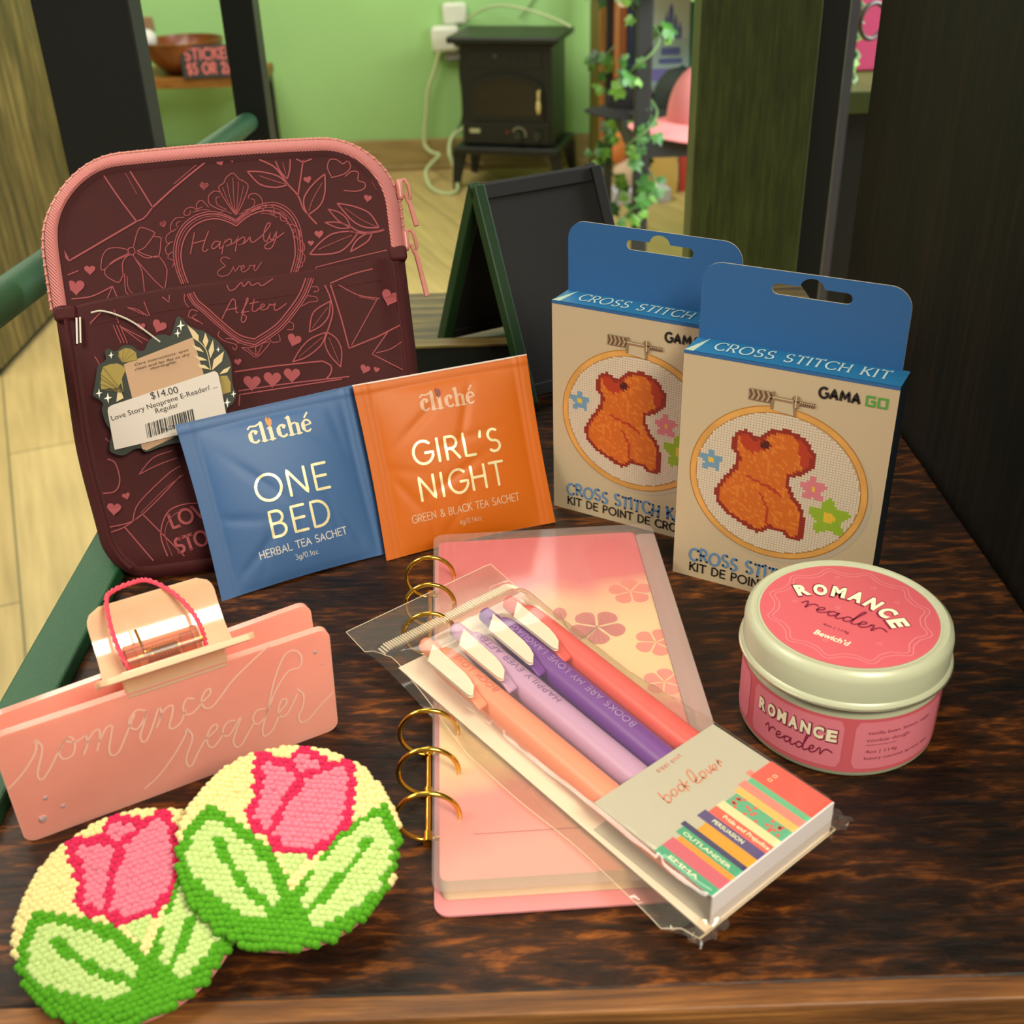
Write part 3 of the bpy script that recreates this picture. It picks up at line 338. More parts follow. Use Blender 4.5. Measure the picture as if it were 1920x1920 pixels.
# ================================================================ e-reader sleeve
m_bur=mat('burgundy_neoprene','#3f1114',.72,bump=1400,bstr=.15,var=.06,vscale=60,spec=.3)
m_bur2=mat('burgundy_gusset','#431114',.7,bump=1400,bstr=.15,spec=.3)
m_pink=mat('pink_line_print','#9c4b51',.7,spec=.3); m_pinkh=mat('pink_heart_print','#d4686c',.7,spec=.3)
def twill():
    m=mat('pink_zip_tape','#c97a78',.75); nt=m.node_tree; N=nt.nodes; L=nt.links; p=N['Principled BSDF']
    tc=N.new('ShaderNodeTexCoord'); mp=N.new('ShaderNodeMapping'); mp.inputs['Rotation'].default_value=(0,math.radians(40),0); L.new(tc.outputs['Object'],mp.inputs[0])
    w=N.new('ShaderNodeTexWave'); w.inputs['Scale'].default_value=280; w.inputs['Distortion'].default_value=.5; L.new(mp.outputs[0],w.inputs[0])
    b=N.new('ShaderNodeBump'); b.inputs['Strength'].default_value=.7; b.inputs['Distance'].default_value=.0006; L.new(w.outputs['Fac'],b.inputs['Height']); L.new(b.outputs[0],p.inputs['Normal']); return m
m_zip=twill(); m_teeth=mat('zip_teeth_pink','#c9837a',.45); m_pull=mat('pink_enamel','#d08880',.35)
SLV=thing('e_reader_sleeve','burgundy neoprene zip sleeve with pink heart line drawings, leaning upright at left','pouch',(-.1945,.4497,0),frame_rot(.1907,.4495))
def sl_outline(d,n=200):
    """rounded outline of the sleeve, inset by d (mm)"""
    w,h=161.5,200; R1,R2=34-d,24-d; pts=[]
    def seg(cx,cy,r,a0,a1,k=14): return arc(cx,cy,r,r,a0,a1,k)
    p=seg(w-d-R2,d+R2,R2,-90,0)+seg(w-d-R1,h-d-R1,R1,0,90)+seg(d+R1,h-d-R1,R1,90,180)+seg(d+R2,d+R2,R2,180,270)
    p=dens(p+[p[0]],4)[:-1]; o=[]
    for u,v in p:
        b=max(0,min(1,(v-5)/70))*max(0,min(1,(200-v)/45)); b=b*b*(3-2*b); k=max(0,1-u/60)
        o.append((u-5.5*b*k, v+(2.2*math.sin(PI*u/w) if v>150 else 0)))
    return o
prof=[(9.5,-.2),(7.5,-.9),(4.5,-.6),(2,1.5),(.6,4.5),(0,8),(.6,11.5),(2.5,15),(6,17.2),(10,17.6)]
rings=[[mm(u,v,y/1000) for u,v in sl_outline(d)] for d,y in prof]
mb=MB(); mb.loft(rings,mi=0)
inner=sl_outline(9.5); mb.fill(inner,lambda u,v:mm(u,v,-.0002)); mb.fill(sl_outline(10),lambda u,v:mm(u,v,.0176))
obj('body',mb,[m_bur],SLV,angle=50)
# zipper tape: outer band above the pocket line, and gusset strip below it
def zl(u): return 131.5+(145.5-131.5)*max(0,min(1,u/161))
def band(name,cond,m,ds):
    base=[sl_outline(d) for d,_ in ds]; n=len(base[0]); idx=[i for i in range(n) if cond(*base[2][i])]
    st=next(i for i in idx if (i-1)%n not in idx); run=[]; i=st
    while i in idx and len(run)<len(idx): run.append(i); i=(i+1)%n
    mb=MB(); mb.loft([[mm(*base[k][i],ds[k][1]/1000) for i in run] for k in range(len(ds))],closed_u=False); return mb,run,base
tp=[(6.6,-1.0),(5.6,-1.9),(3.6,-1.3),(1.5,1.2),(.2,4.2),(-.2,6.4)]
mb,run,base=band('zip',lambda u,v:v>zl(u),m_zip,tp); obj('zipper_tape',mb,m_zip,SLV,angle=60,label='pink twill zip tape')
tp2=[(-.2,9.6),(.2,11.8),(1.6,14.8),(4,16.8)]
mb,_,_=band('zip',lambda u,v:v>zl(u),m_zip,tp2); obj('zipper_tape',mb,m_zip,SLV,angle=60,label='pink twill zip tape')
mb=MB(); o0=sl_outline(-1.0); run_pts=[o0[i] for i in run]; dn_=dens(run_pts,1.5)
mb.tube([mm(u,v,.0080) for u,v in run_pts],.0009,n=8)
for k,(u,v) in enumerate(dn_[::1]):
    mb.sphere(mm(u,v,.0080+(.0006 if k%2 else -.0006)),.0012,.0012,.0009,n=6)
obj('zipper_teeth',mb,m_teeth,SLV,label='row of pink zip teeth')
# pocket
PT=[(5,131.5),(25,133.5),(47,135.2),(70,136),(92,136.2),(115,137.5),(140,139.5),(157,141)]
def ptop(u):
    for a,b in zip(PT,PT[1:]):
        if u<=b[0]: t=max(0,(u-a[0])/(b[0]-a[0])); return a[1]+(b[1]-a[1])*t
    return PT[-1][1]
def pk_y(u,v):
    r=max(0,min(1,(v-70)/65)); r=r*r*(3-2*r); s_=max(0,math.sin(PI*max(0,min(1,(u-6)/150))))**.7
    return -(2.0+5.5*r*s_)/1000
xs=lambda u,v: 4.5+ (0 if v>25 else 24-math.sqrt(max(0,24**2-(25-v)**2)))
xe=lambda u,v: 157.0-(0 if v>25 else 24-math.sqrt(max(0,24**2-(25-v)**2)))
def leftb(v): b=max(0,min(1,(v-5)/70))*max(0,min(1,(200-v)/45)); return -5.5*b*b*(3-2*b)
def pk(s,t,off=0.0):
    v=4.0; 
    vv=4+t*(ptop(4+s*153)-4); a=xs(0,vv)+leftb(vv); b=xe(0,vv); u=a+s*(b-a)
    edge=min(1,min(s,1-s)*14,t*16); y=pk_y(u,vv)*edge+ .0003*(1-edge)
    return mm(u,vv,y-off)
mb=MB(); mb.grid(64,56,pk)
top=[pk(i/64,1) for i in range(65)]; rim=[]
for k in range(6):
    a=PI*k/5; rim.append([(p[0],p[1]+.0011*(1-math.cos(a)),p[2]+.0013*math.sin(a)) for p in top])
rim.append([(p[0],p[1]+.0022,p[2]-.012) for p in top]); mb.loft(rim,closed_u=False)
for off,dv in ((.0003,-8.5),):   # stitched hem line
    pass
obj('front_pocket',mb,m_bur,SLV,angle=60)
mb=MB(); mb.tube([mm(u,ptop(u)-9,pk_y(u,ptop(u)-9)+.0002) for u in range(12,152,4)],.00035,n=5); obj('hem_stitch',mb,m_bur2,SLV)
for side in (0,1):
    mb=MB(); pts=[]
    for i in range(46):
        v=8+i*(124 if side==0 else 131)/45; u=(xs(0,v)+leftb(v)+1.5) if side==0 else xe(0,v)-2; pts.append(mm(u,v,-.0010))
    mb.tube(pts,.0011,n=6); obj('edge_seam',mb,m_bur2,SLV)
fu=lambda u,v:mm(u,v,-.00042)
fp=lambda u,v:mm(u,v,pk_y(u,v)*min(1,max(0,(u-4)/8),max(0,(159-u)/8))-.00030)
fg=lambda u,v:mm(u,v,-.0012 if u>3 else .0008)
mb=MB(); draw_art(mb,ART['sleeve_up'],fu); obj('line_drawing',mb,m_pink,SLV,smooth=False)
mb=MB(); draw_art(mb,ART['sleeve_po'],fp)
obj('pocket_line_drawing',mb,m_pink,SLV,smooth=False); mb=MB()
for t in ART['sleeve_bk']: stroke_text(mb,t[1],(t[2]/10,t[3]/10),(t[4]/10,t[5]/10),t[6]/10,1.3,fp,slab=.12)
obj('book_title_print',mb,m_pink,SLV,smooth=False)
# tabs where the zip meets the pocket, white security staple, zip pulls
for u,v,w_ in ((-4.6,131.5,10.5),(153.5,145.0,8.6)):
    mb=MB(); mb.box(0,w_/1000,-.0022,.018,-.005,.0020); obj('zip_end_tab',mb,m_bur2,SLV,matrix=Matrix.Translation(mm(u,v)),bevel=.0015)
mb=MB(); mb.box(.0018,.0026,-.0034,-.0024,-.012,.0); mb.box(.0034,.0041,-.0034,-.0024,-.0115,.0004); obj('security_staple',mb,mat('white_plastic','#d8d6cc',.4),SLV,matrix=Matrix.Translation(mm(3.5,127.5)) @ Matrix.Rotation(.12,4,'Y'))
for v,ln in ((175,12),(150.5,22)):
    mb=MB(); mb.box(-.0012,.0022,-.0034,.0034,-.0050,.0050)
    p=obj('zip_slider',mb,m_pull,SLV,matrix=Matrix.Translation((.1625,.008,v/1000)),bevel=.0014)
    q=MB(); q.tube([(.0012,0,.0044),(.0036,0,.0050),(.0052,0,.002),(.0056,0,-.004),(.0040,0,-.0062),(.0030,0,-.002)],.0009,n=8)
    obj('pull_ring',q,m_pull,p)
    q=MB(); q.tube([(.0044,0,-.0052),(.0052,-.0005,-.009),(.0055+.0001*ln,-.001,-.006-ln/1000)],[.0009,.0012,.0013],n=8); obj('pull_tab',q,m_pull,p)
# ---------------------------------------------------------------- paper tag on the sleeve
TG=thing('hang_tag','dark paper tag with ginkgo leaves and white $14.00 price sticker on burgundy sleeve','tag',(-.1945,.4497,0),frame_rot(.1907,.4495))
ft=lambda o:(lambda u,v,h=0:mm(u,v,-.0078-o-h-.012*max(0,(110-v))/110*0))
ty=-.0078
mb=MB(); po=smoothp(pairs(ART['tag_card'][0][3]),True,3); mb.prism(po,lambda u,v,h:mm(u,v,ty-h),0,.0004); obj('card',mb,mat('dark_green_card','#20271f',.55),TG,smooth=False)
cols={'tan':mat('tan_print','#b39072',.6),'olive':mat('olive_print','#94803a',.6),'cream':mat('cream_print','#cdb78c',.6),'white':mat('white_print','#e9e6da',.6)}; kl=list(cols)
mb=MB()
for n_,it in enumerate(ART['tag']):
    mb.fill(pairs(it[3]),(lambda o:(lambda u,v:mm(u,v,ty-.0005-o)))(.00002*n_),mi=kl.index(it[1]))
for it in ART['tag_stem']: mb.ribbon(smoothp(pairs(it[4])),.35,lambda u,v:mm(u,v,ty-.0011),mi=2)
f0=pairs(ART['tag'][1][3])
for k in range(1,8): mb.ribbon([f0[0],f0[k+1] if k+1<len(f0) else f0[-1]],.22,lambda u,v:mm(u,v,ty-.00125),mi=3+1)
f1=pairs(ART['tag'][2][3])
for k in range(2,7): mb.ribbon([f1[0],f1[k]],.18,lambda u,v:mm(u,v,ty-.00125),mi=4)
obj('printed_leaves',mb,[cols[k] for k in kl]+[mat('dark_olive_print','#6f5f2a',.6)],TG,smooth=False)
mb=MB()
for t in ART['tag_small']: font_text(mb,t[1],(t[2]/10,t[3]/10),(t[4]/10,t[5]/10),t[6]/10,lambda u,v:mm(u,v,ty-.0014),shear=.25,bold=.006)
m_ink=mat('black_ink','#1b1a18',.6); obj('care_text',mb,mat('brown_ink','#4b2f22',.6),TG,smooth=False)
mb=MB(); st=pairs(ART['tag_sticker'][0][3]); mb.prism(st,lambda u,v,h:mm(u,v,ty-.0013-h),0,.0003); stk=obj('price_sticker',mb,mat('white_label','#c9bfb8',.5),TG,smooth=False)
mb=MB(); fs=lambda u,v:mm(u,v,ty-.00175)
for t in ART['tag_txt']: font_text(mb,t[1],(t[2]/10,t[3]/10),(t[4]/10,t[5]/10),t[6]/10,fs)
b=pairs(ART['tag_bar'][0]); rnd=random.Random(3); x=0
while x<1:
    w_=rnd.choice((.010,.010,.02,.03)); 
    L=lambda t:[(b[0][0]+(b[1][0]-b[0][0])*t,b[0][1]+(b[1][1]-b[0][1])*t),(b[3][0]+(b[2][0]-b[3][0])*t,b[3][1]+(b[2][1]-b[3][1])*t)]
    mb.fill([L(x)[0],L(x+w_)[0],L(x+w_)[1],L(x)[1]],fs); x+=w_+rnd.choice((.010,.016,.024))
obj('price_text',mb,m_ink,stk,smooth=False)
s_=smoothp(pairs(ART['tag_string'][0]),False,8); mb=MB(); mb.tube([mm(u,v,pk_y(u,v)-.0012-.0018*min(1,i/20)) for i,(u,v) in enumerate(s_)],.00045,n=6); obj('plastic_loop',mb,mat('clear_plastic_thread','#c9c0b2',.2),TG)
# ================================================================ tea sachets
def sachet(name,label,loc,az,lean,w,h,col,roll=0,seed=1,silver=False):
    m=mat(name+col+'_foil',col,.46,bump=70,bstr=.10,spec=.32)
    T=thing(name,label,'tea bag',loc,frame_rot(az,lean)); rn=random.Random(seed)
    fold=[(rn.uniform(.1,.9)*w,rn.uniform(.1,.9)*h,rn.uniform(0,PI),rn.uniform(.4,.9)) for _ in range(9)]
    def bulge(u,v):
        a=max(0,min(1,(u-8)/(w-16))); c=max(0,min(1,(v-1)/(h-6)))
        t=7.0*(math.sin(PI*a)**.65)*(math.sin(PI*(c**.85))**.6) if 0<a<1 and 0<c<1 else 0
        for fx,fy,fa,fs_ in fold:
            dx,dy=u-fx,v-fy; p=dx*math.cos(fa)+dy*math.sin(fa); q=-dx*math.sin(fa)+dy*math.cos(fa)
            t+=-fs_*math.exp(-(q/2.2)**2-(p/16)**2)*min(1,t/2)
        return t
    def front(u,v):
        cr=0
        for s0 in (1.5,3.2,4.9,6.6):
            for uu in (u,w-u): cr+=.32*math.exp(-((uu-s0)/.55)**2)
        lip=.5*math.exp(-((v-(h-3))/.6)**2)
        return -(.4+bulge(u,v)*.62+cr+lip)/1000
    def edge(u,v):   # slightly bowed outline
        return u+ .9*math.sin(PI*v/h)*(1 if u<w/2 else -1)*abs(2*u/w-1), v+1.2*math.sin(PI*u/w)*(1-v/h)*1.0-0*u
    nu,nv=84,64; mb=MB()
    mb.grid(nu,nv,lambda s,t:mm(*edge(s*w,t*h),front(s*w,t*h)))
    mb.grid(nu,nv,lambda s,t:mm(*edge((1-s)*w,t*h),(.3+bulge((1-s)*w,t*h)*.4)/1000))
    obj('pouch',mb,m,T,angle=80)
    k=MB(); k.box(0,w/1000,-.0005,.0005,(h-.2)/1000,(h+.55)/1000); obj('top_seam',k,mat('silver_foil_edge','#d6c8c2',.35) if silver else m,T)
    return T,(lambda off:(lambda u,v:mm(*edge(u,v),front(u,v)-off)))
m_gold=mat('gold_foil','#efe4b6',.34,metal=.35); m_cream=mat('cream_ink','#d9cfae',.5); m_lilac=mat('pale_ink','#c9c6c4',.5); m_tan2=mat('dusty_tan_ink','#c9a184',.5)
def cliche(mb,p0,p1,h,fn):
    # heavy serif logo word: c l i c h e with an acute accent and a swash over the first letters (x-height h)
    L=math.hypot(p1[0]-p0[0],p1[1]-p0[1]); e=((p1[0]-p0[0])/L,(p1[1]-p0[1])/L); n=(-e[1],e[0]); X=h
    def P(q): return (p0[0]+e[0]*q[0]*L/5.05+n[0]*q[1]*X,p0[1]+e[1]*q[0]*L/5.05+n[1]*q[1]*X)
    def R(pts,w): mb.ribbon(dens([P(q) for q in pts],.5),w*X,fn)
    for ox in (0,2.20):
        R([(ox+q[0],q[1]) for q in arc(.47,.5,.37,.46,50,310,14)],.18); R([(ox+.18,.28),(ox+.14,.5),(ox+.18,.72)],.32); mb.fill([P((ox+.6+.13*math.cos(a*PI/5),.78+.15*math.sin(a*PI/5))) for a in range(10)],fn)
    R([(1.14,.05),(1.14,1.45)],.30); R([(.96,.03),(1.36,.03)],.12)
    R([(.1,1.18),(.3,1.36),(.7,1.30),(1.0,1.42),(1.14,1.42)],.14)
    R([(1.76,.05),(1.76,.95)],.30); R([(1.54,.03),(1.98,.03)],.12); R([(1.56,.93),(1.79,.95)],.12)
    R([(3.3,.05),(3.3,1.45)],.28); R([(3.1,.03),(3.52,.03)],.12); R([(3.1,1.42),(3.3,1.45)],.12); R([(3.35,.7),(3.5,.9),(3.72,.94),(3.86,.8)],.13); R([(3.88,.78),(3.88,.05)],.27); R([(3.7,.03),(4.1,.03)],.12)
    R(arc(4.6,.5,.34,.46,20,310,16),.16); R([(4.33,.3),(4.29,.5),(4.33,.72)],.3); R([(4.36,.52),(4.92,.60)],.11); R([(4.55,1.18),(4.82,1.5)],.15)
def flame(mb,c,fn,s=1):
    for dx,pts in ((0,[(0,-2),(1.2,-.4),(1.5,1.4),(.5,3),(-.2,1)]),(1,[(0,-2),(-1.3,-.2),(-1.5,2),(-.4,3.6),(.1,1)])): mb.fill([(c[0]+s*x,c[1]+s*y) for x,y in pts],fn,mi=0)
def words(T,fn,lg,gold,wht,fl,mlogo,mtxt,mfl):
    t=lg[0]; mb=MB(); cliche(mb,(t[2]/10,t[3]/10),(t[4]/10,t[5]/10),t[6]/10,fn(.00015)); lo=obj('printed_logo',mb,mlogo,T,smooth=False,label='pale printed lettering')
    mb=MB(); flame(mb,(fl[0]/10,fl[1]/10),fn(.00018)); obj('leaf_mark',mb,mfl,lo,smooth=False)
    mb=MB()
    for t in gold: stroke_text(mb,t[1],(t[2]/10,t[3]/10),(t[4]/10,t[5]/10),t[6]/10,1.35,fn(.00015),track=.2)
    obj('foil_title',mb,m_gold,T,smooth=False,label='gold foil lettering')
    mb=MB()
    for t in wht: stroke_text(mb,t[1],(t[2]/10,t[3]/10),(t[4]/10,t[5]/10),t[6]/10,.30 if t[6]<30 else .5,fn(.00015),track=.14)
    obj('small_print',mb,mtxt,T,smooth=False)
Tb,fb=sachet('tea_sachet','blue foil tea sachet with pale gold lettering, leaning on the burgundy sleeve',(-.1362,.4355,0),.46,.43,86,83.5,'#3d6295',seed=4)
words(Tb,fb,ART['blue_logo'],ART['blue_gold'],ART['blue_wht'],ART['flame'][0],m_cream,m_lilac,mat('orange_leaf_print','#c98a52',.5)); Tb['group']='foil tea sachets'
To,fo=sachet('tea_sachet','orange foil tea sachet with pale gold lettering, overlapping the blue one',(-.062,.4657,0),.3565,.4182,89.6,86,'#bf5f0a',seed=9,silver=True)
words(To,fo,ART['org_logo'],ART['org_gold'],ART['org_wht'],ART['flame'][1],m_tan2,m_tan2,mat('dark_red_leaf_print','#7a2d18',.5)); To['group']='foil tea sachets'
# ================================================================ cross stitch kit boxes
m_card=mat('white_carton','#bcab8e',.45,spec=.4); m_blue=mat('blue_carton','#2f6099',.42,spec=.4); m_teal=mat('top_blue_print','#1f6a9c',.45); m_side=mat('shaded_carton_side','#16212b',.5)  # m_side: shadow on the blue carton sides is put into their colour
m_letter=mat('blue_letter_print','#5b86b5',.5); m_black=mat('black_print','#20201e',.5); m_goG=mat('green_print','#4d9a3a',.5); m_white=mat('pale_letter_print','#b9d0d6',.5)
m_hoop=mat('hoop_wood_print','#cf9b52',.5,var=.12,vscale=60); m_hoop2=mat('hoop_edge_print','#a9722f',.5); m_aida=mat('aida_cloth_print','#b3a48f',.6); m_aidal=mat('aida_thread_print','#d2c4b0',.6)
m_met=mat('bronze_metal_print','#8d7357',.4); m_metl=mat('light_metal_print','#c9b596',.4); m_metd=mat('dark_metal_print','#4a382a',.4)
def in_poly(x,y,p):
    r=False; j=len(p)-1
    for i in range(len(p)):
        if (p[i][1]>y)!=(p[j][1]>y) and x<(p[j][0]-p[i][0])*(y-p[i][1])/(p[j][1]-p[i][1])+p[i][0]: r=not r
        j=i
    return r
def seg_d(x,y,a,b):
    dx,dy=b[0]-a[0],b[1]-a[1]; t=max(0,min(1,((x-a[0])*dx+(y-a[1])*dy)/(dx*dx+dy*dy+1e-12))); return math.hypot(x-a[0]-t*dx,y-a[1]-t*dy)
def poly_d(x,y,p,closed=True): return min(seg_d(x,y,p[i],p[(i+1)%len(p)]) for i in range(len(p) if closed else len(p)-1))
KP={k:(v[0]/10,v[1]/10) for k,v in ART['kit_pts'].items()}
def kit(label,X,Y,az):
    w,h,d,th=90,112.6,16.4,34.5
    T=thing('cross_stitch_kit',label,'craft kit',(X,Y,0),(0,0,az),group='cross stitch kit boxes')
    F=lambda off:(lambda u,v:mm(u,v,-off))
    mb=MB(); mb.box(0,w/1000,0,d/1000,0,h/1000); 
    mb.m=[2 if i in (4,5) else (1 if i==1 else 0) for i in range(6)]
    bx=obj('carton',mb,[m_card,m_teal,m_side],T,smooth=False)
    # blue top panel with lettering and a white glue flap in the left corner
    tf=lambda u,q:(u/1000,q/1000,h/1000+.0003)
    mb=MB(); mb.fill([(4,0),(90,0),(90,16.4),(6,16.4)],tf); mb.fill([(0,.1),(4,0),(6,16.4)],tf,mi=1); tp=obj('top_panel',mb,[m_teal,mat('glue_flap_white','#a9c0ad',.5)],T,smooth=False)
    mb=MB(); stroke_text(mb,'CROSS STITCH KIT',(11,4.5),(84,4.5),8.2,.8,lambda u,q:(u/1000,q/1000,h/1000+.0006),slab=.11,track=.2); obj('top_lettering',mb,m_white,tp,smooth=False)
    mb=MB(); mb.box(0,w/1000,-.0002,.0002,-.0012,.0001); obj('front_lip',mb,m_blue,T,matrix=Matrix.Translation((0,0,h/1000)))
    # hang tab with a euro slot
    r=9; out=[(.4,-2)]+[(.4,th-r)]+arc(.4+r,th-r,r,r,180,90,8)+arc(87-r,th-r,r,r,90,0,8)+[(87,-2)]
    cx,cy=47.3,27.2-.5; sl=arc(cx-14.2,cy,2.3,2.3,270,90,6)+[(cx-5.5,cy+2.3)]+arc(cx,cy+1.6,5.2,4.6,172,8,10)+[(cx+5.5,cy+2.3)]+arc(cx+14.2,cy,2.3,2.3,90,-90,6)
    bm=bmesh.new()
    mb=MB(); vs=[Vector((u,v,0)) for u,v in out]; hs=[Vector((u,v,0)) for u,v in sl]; tri=tessellate_polygon([vs,hs]); al=[(p.x,p.y) for p in vs+hs]
    fn=lambda u,v,y:(u/1000,d/1000-y,(h+v)/1000); n=len(al); N1=len(vs)
    mb.v=[fn(u,v,.0) for u,v in al]+[fn(u,v,.0006) for u,v in al]
    for t in tri: mb.f+=[tuple(t),tuple(n+i for i in t[::-1])]; mb.m+=[0,0]
    for a,b in ((0,N1),(N1,n)):
        for i in range(a,b): j=a+(i+1-a)%(b-a); mb.f.append((i,j,n+j,n+i)); mb.m.append(1)
    obj('hang_tab',mb,[m_blue,mat('carton_cut_edge','#b9b09c',.6)],T,smooth=False)
    # printed embroidery hoop
    cx,cy,rx,ry=44.9,58.3,39.3,36.8; tl=math.radians(5)
    def el(f,a,ex=0): 
        x,y=(rx-ex)*f*math.cos(a),(ry-ex)*f*math.sin(a); return (cx+x*math.cos(tl)-y*math.sin(tl),cy+x*math.sin(tl)+y*math.cos(tl))
    C=lambda ex:[el(1,2*PI*i/72,ex) for i in range(72)]
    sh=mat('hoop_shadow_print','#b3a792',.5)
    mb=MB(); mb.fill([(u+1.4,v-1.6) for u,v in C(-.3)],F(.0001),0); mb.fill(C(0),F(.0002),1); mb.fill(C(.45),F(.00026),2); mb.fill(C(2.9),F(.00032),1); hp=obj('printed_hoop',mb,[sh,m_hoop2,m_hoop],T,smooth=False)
    mb=MB(); mb.fill(C(3.3),F(.0004),0)
    ca=pairs(ART['capy']); l1=pairs(ART['capy_l1']); l2=pairs(ART['capy_l2']); eye=KP and pairs(ART['capy_eye'])[0]; ns=pairs(ART['capy_nose'])
    g=1.26; rn=random.Random(2); k=int(40/g)
    for i in range(-k,k+1):
        for j in range(-k,k+1):
            x,y=i*g,j*g*.96
            if (x/(rx-3.6))**2+(y/(ry-3.6))**2>1: continue
            u,v=cx+x,cy+y; mi=1
            if in_poly(u,v,ca):
                e=poly_d(u,v,ca); mi=2+ (1 if rn.random()<.25 else 0)
                if v>63 and u>53+.25*(78-v): mi=4
                if math.hypot(u-33.5,v-77)<5.5 : mi=4
                if e<1.75: mi=5
                if poly_d(u,v,l1,False)<.62 or poly_d(u,v,l2,False)<.7: mi=4
                q=math.hypot(u-eye[0],v-eye[1])
                if q<2.4: mi=6 if q<1.8 else 5
            else:
                for key,R_,cm,cc,rc,pet in (('fl1',5.4,7,8,1.6,5),('fl2',6.0,9,8,1.0,5),('fl3',9.0,10,8,2.6,5)):
                    p=KP[key]; dx,dy=u-p[0],v-p[1]; q=math.hypot(dx,dy); a=math.atan2(dy,dx)
                    if q<R_*(.82+.2*math.cos(pet*(a-.4))): mi=cm if q>rc else cc
            s_=g*.44
            if mi==1: mb.fill([(u-s_,v-s_*.9),(u+s_,v-s_*.9),(u+s_,v+s_*.9),(u-s_,v+s_*.9)],F(.0005),1)
            else:
                for sg in (1,-1):
                    w2=.30; a=(u-s_*1.08,v-sg*s_*1.08); b=(u+s_*1.08,v+sg*s_*1.08); mb.ribbon([a,b],.72,F(.00055 if sg>0 else .00062),mi,cap=False)
    obj('printed_stitching',mb,[m_aida,m_aidal,mat('stitch_orange','#c9661f',.6),mat('stitch_orange_light','#d67a2c',.6),mat('stitch_red','#b03a1e',.6),mat('stitch_dark_red','#8c2a1e',.6),mat('stitch_brown','#4d1812',.6),mat('stitch_blue','#6f97b4',.6),mat('stitch_yellow','#e0b93c',.6),mat('stitch_pink','#d27a86',.6),mat('stitch_green','#8fae2c',.6)],T,smooth=False)
    # screw clasp of the hoop
    p0,p1,b1,nt=KP['clip0'],KP['clip1'],KP['bolt1'],KP['nut']; mb=MB(); f=F(.0006)
    mb.ribbon([(p1[0]-1,p1[1]),b1],1.9,f,0,cap=False); mb.ribbon([(p1[0]-1,p1[1]+.3),(b1[0],b1[1]+.3)],.5,F(.0007),1,cap=False); mb.ribbon([p0,p1],5.0,f,0,cap=False)
    for i in range(9):
        u=p0[0]+ (p1[0]-p0[0])*(i+.5)/9; c=p0[1]; mb.ribbon([(u-.5,c-2.2),(u+.5,c),(u-.5,c+2.2)],.35,F(.0008),1 if i%2 else 2,cap=False)
    mb.ribbon([(nt[0],nt[1]-2.6),(nt[0],nt[1]+2.6)],2.6,F(.0007),0,cap=False); mb.ribbon([(nt[0]-.3,nt[1]-2.6),(nt[0]-.3,nt[1]+2.6)],.5,F(.0008),1,cap=False)
    for q in ((40.6,101.5,40.2,93.5),(49.0,101,50.0,92)): mb.ribbon([(q[0],q[1]),(q[2],q[3])],1.1,F(.00065),0,cap=False)
    for t in range(7): mb.ribbon([(52+t*.9,97.4),(52.3+t*.9,99.2)],.25,F(.0008),2,cap=False)
    mb.fill([(40.7,98),(48.9,97.6),(49.9,92),(40.4,93)],F(.0005),3)
    obj('printed_clasp',mb,[m_met,m_metl,m_metd,m_card],hp,smooth=False)
    # lettering
    mb=MB(); stroke_text(mb,'CROSS STITCH KIT',(8,9.8),(73.5,9.8),6.2,1.05,F(.0003),slab=.10,track=.2,wave=.35); obj('blue_lettering',mb,m_letter,T,smooth=False)
    mb=MB(); stroke_text(mb,'KIT DE POINT DE CROIX',(8.4,3.7),(74.5,3.7),4.2,.72,F(.0003),slab=.09,track=.16); obj('black_lettering',mb,m_black,T,smooth=False)
    a,b=KP['gama0'],KP['gama1']; mb=MB(); hh=4.3
    stroke_text(mb,'GAMA',(58.9,102.6),(75.4,102.6),hh,1.15,F(.0003),0,track=.22,cap=False)
    for u in (78.0,82.7):
        q=[(u,106.6),(u,102.8),(u+3.2,102.8),(u+3.2,106.6)]; 
        if u<80: q=[(u+3.3,106.6),(u,106.6),(u,102.8),(u+3.2,102.8),(u+3.2,104.7),(u+1.7,104.7)]; mb.ribbon(q,1.15,F(.0003),1,cap=False)
        else: mb.ribbon(q,1.15,F(.0003),1,closed=True)
    obj('brand_mark',mb,[m_black,m_goG],T,smooth=False)
    return T
k1=kit('cross stitch kit box in front, beside the candle tin, orange animal in hoop',.0753,.4484,-.5233)
k2=copy_thing(k1,(.0222,.5142,0),(0,0,-.5498),'cross stitch kit box standing behind, partly hidden by the front kit')
# ================================================================ candle tin
m_tin=mat('cream_tin_enamel','#b6baa0',.32,spec=.6); m_tinm=mat('tin_metal_edge','#cfc9ae',.25,metal=.8); m_lab=mat('rose_label','#c95b66',.4); m_labl=mat('light_rose_label','#d9798a',.4); m_ros=mat('pale_rose_ink','#de8b92',.5); m_wine=mat('wine_ink','#7d1f3c',.5); m_crm=mat('cream_letter_ink','#efe3c6',.45)
TN=thing('candle_tin','round cream candle tin with rose pink labels in front of the kit box','candle',(.1248,.3446,0))
mb=MB(); mb.lathe([(.0,0),(.034,0),(.0362,.0006),(.0371,.002),(.0371,.033),(.0366,.036),(.0,.036)],96); obj('tin_body',mb,m_tin,TN)
mb=MB(); mb.lathe([(.0373,.0335),(.0386,.0336),(.0392,.0345),(.0388,.0356),(.0381,.0362),(.0381,.0445),(.0374,.0472),(.0358,.0484),(.0340,.0482),(.0333,.0476),(.0,.0476)],96); lid=obj('lid',mb,m_tin,TN)
mb=MB(); mb.tube([(.0387*math.cos(2*PI*i/96),.0387*math.sin(2*PI*i/96),.0338) for i in range(96)],.00085,n=8,closed=True); obj('rolled_rim',mb,m_tinm,lid)
LZ=.0478
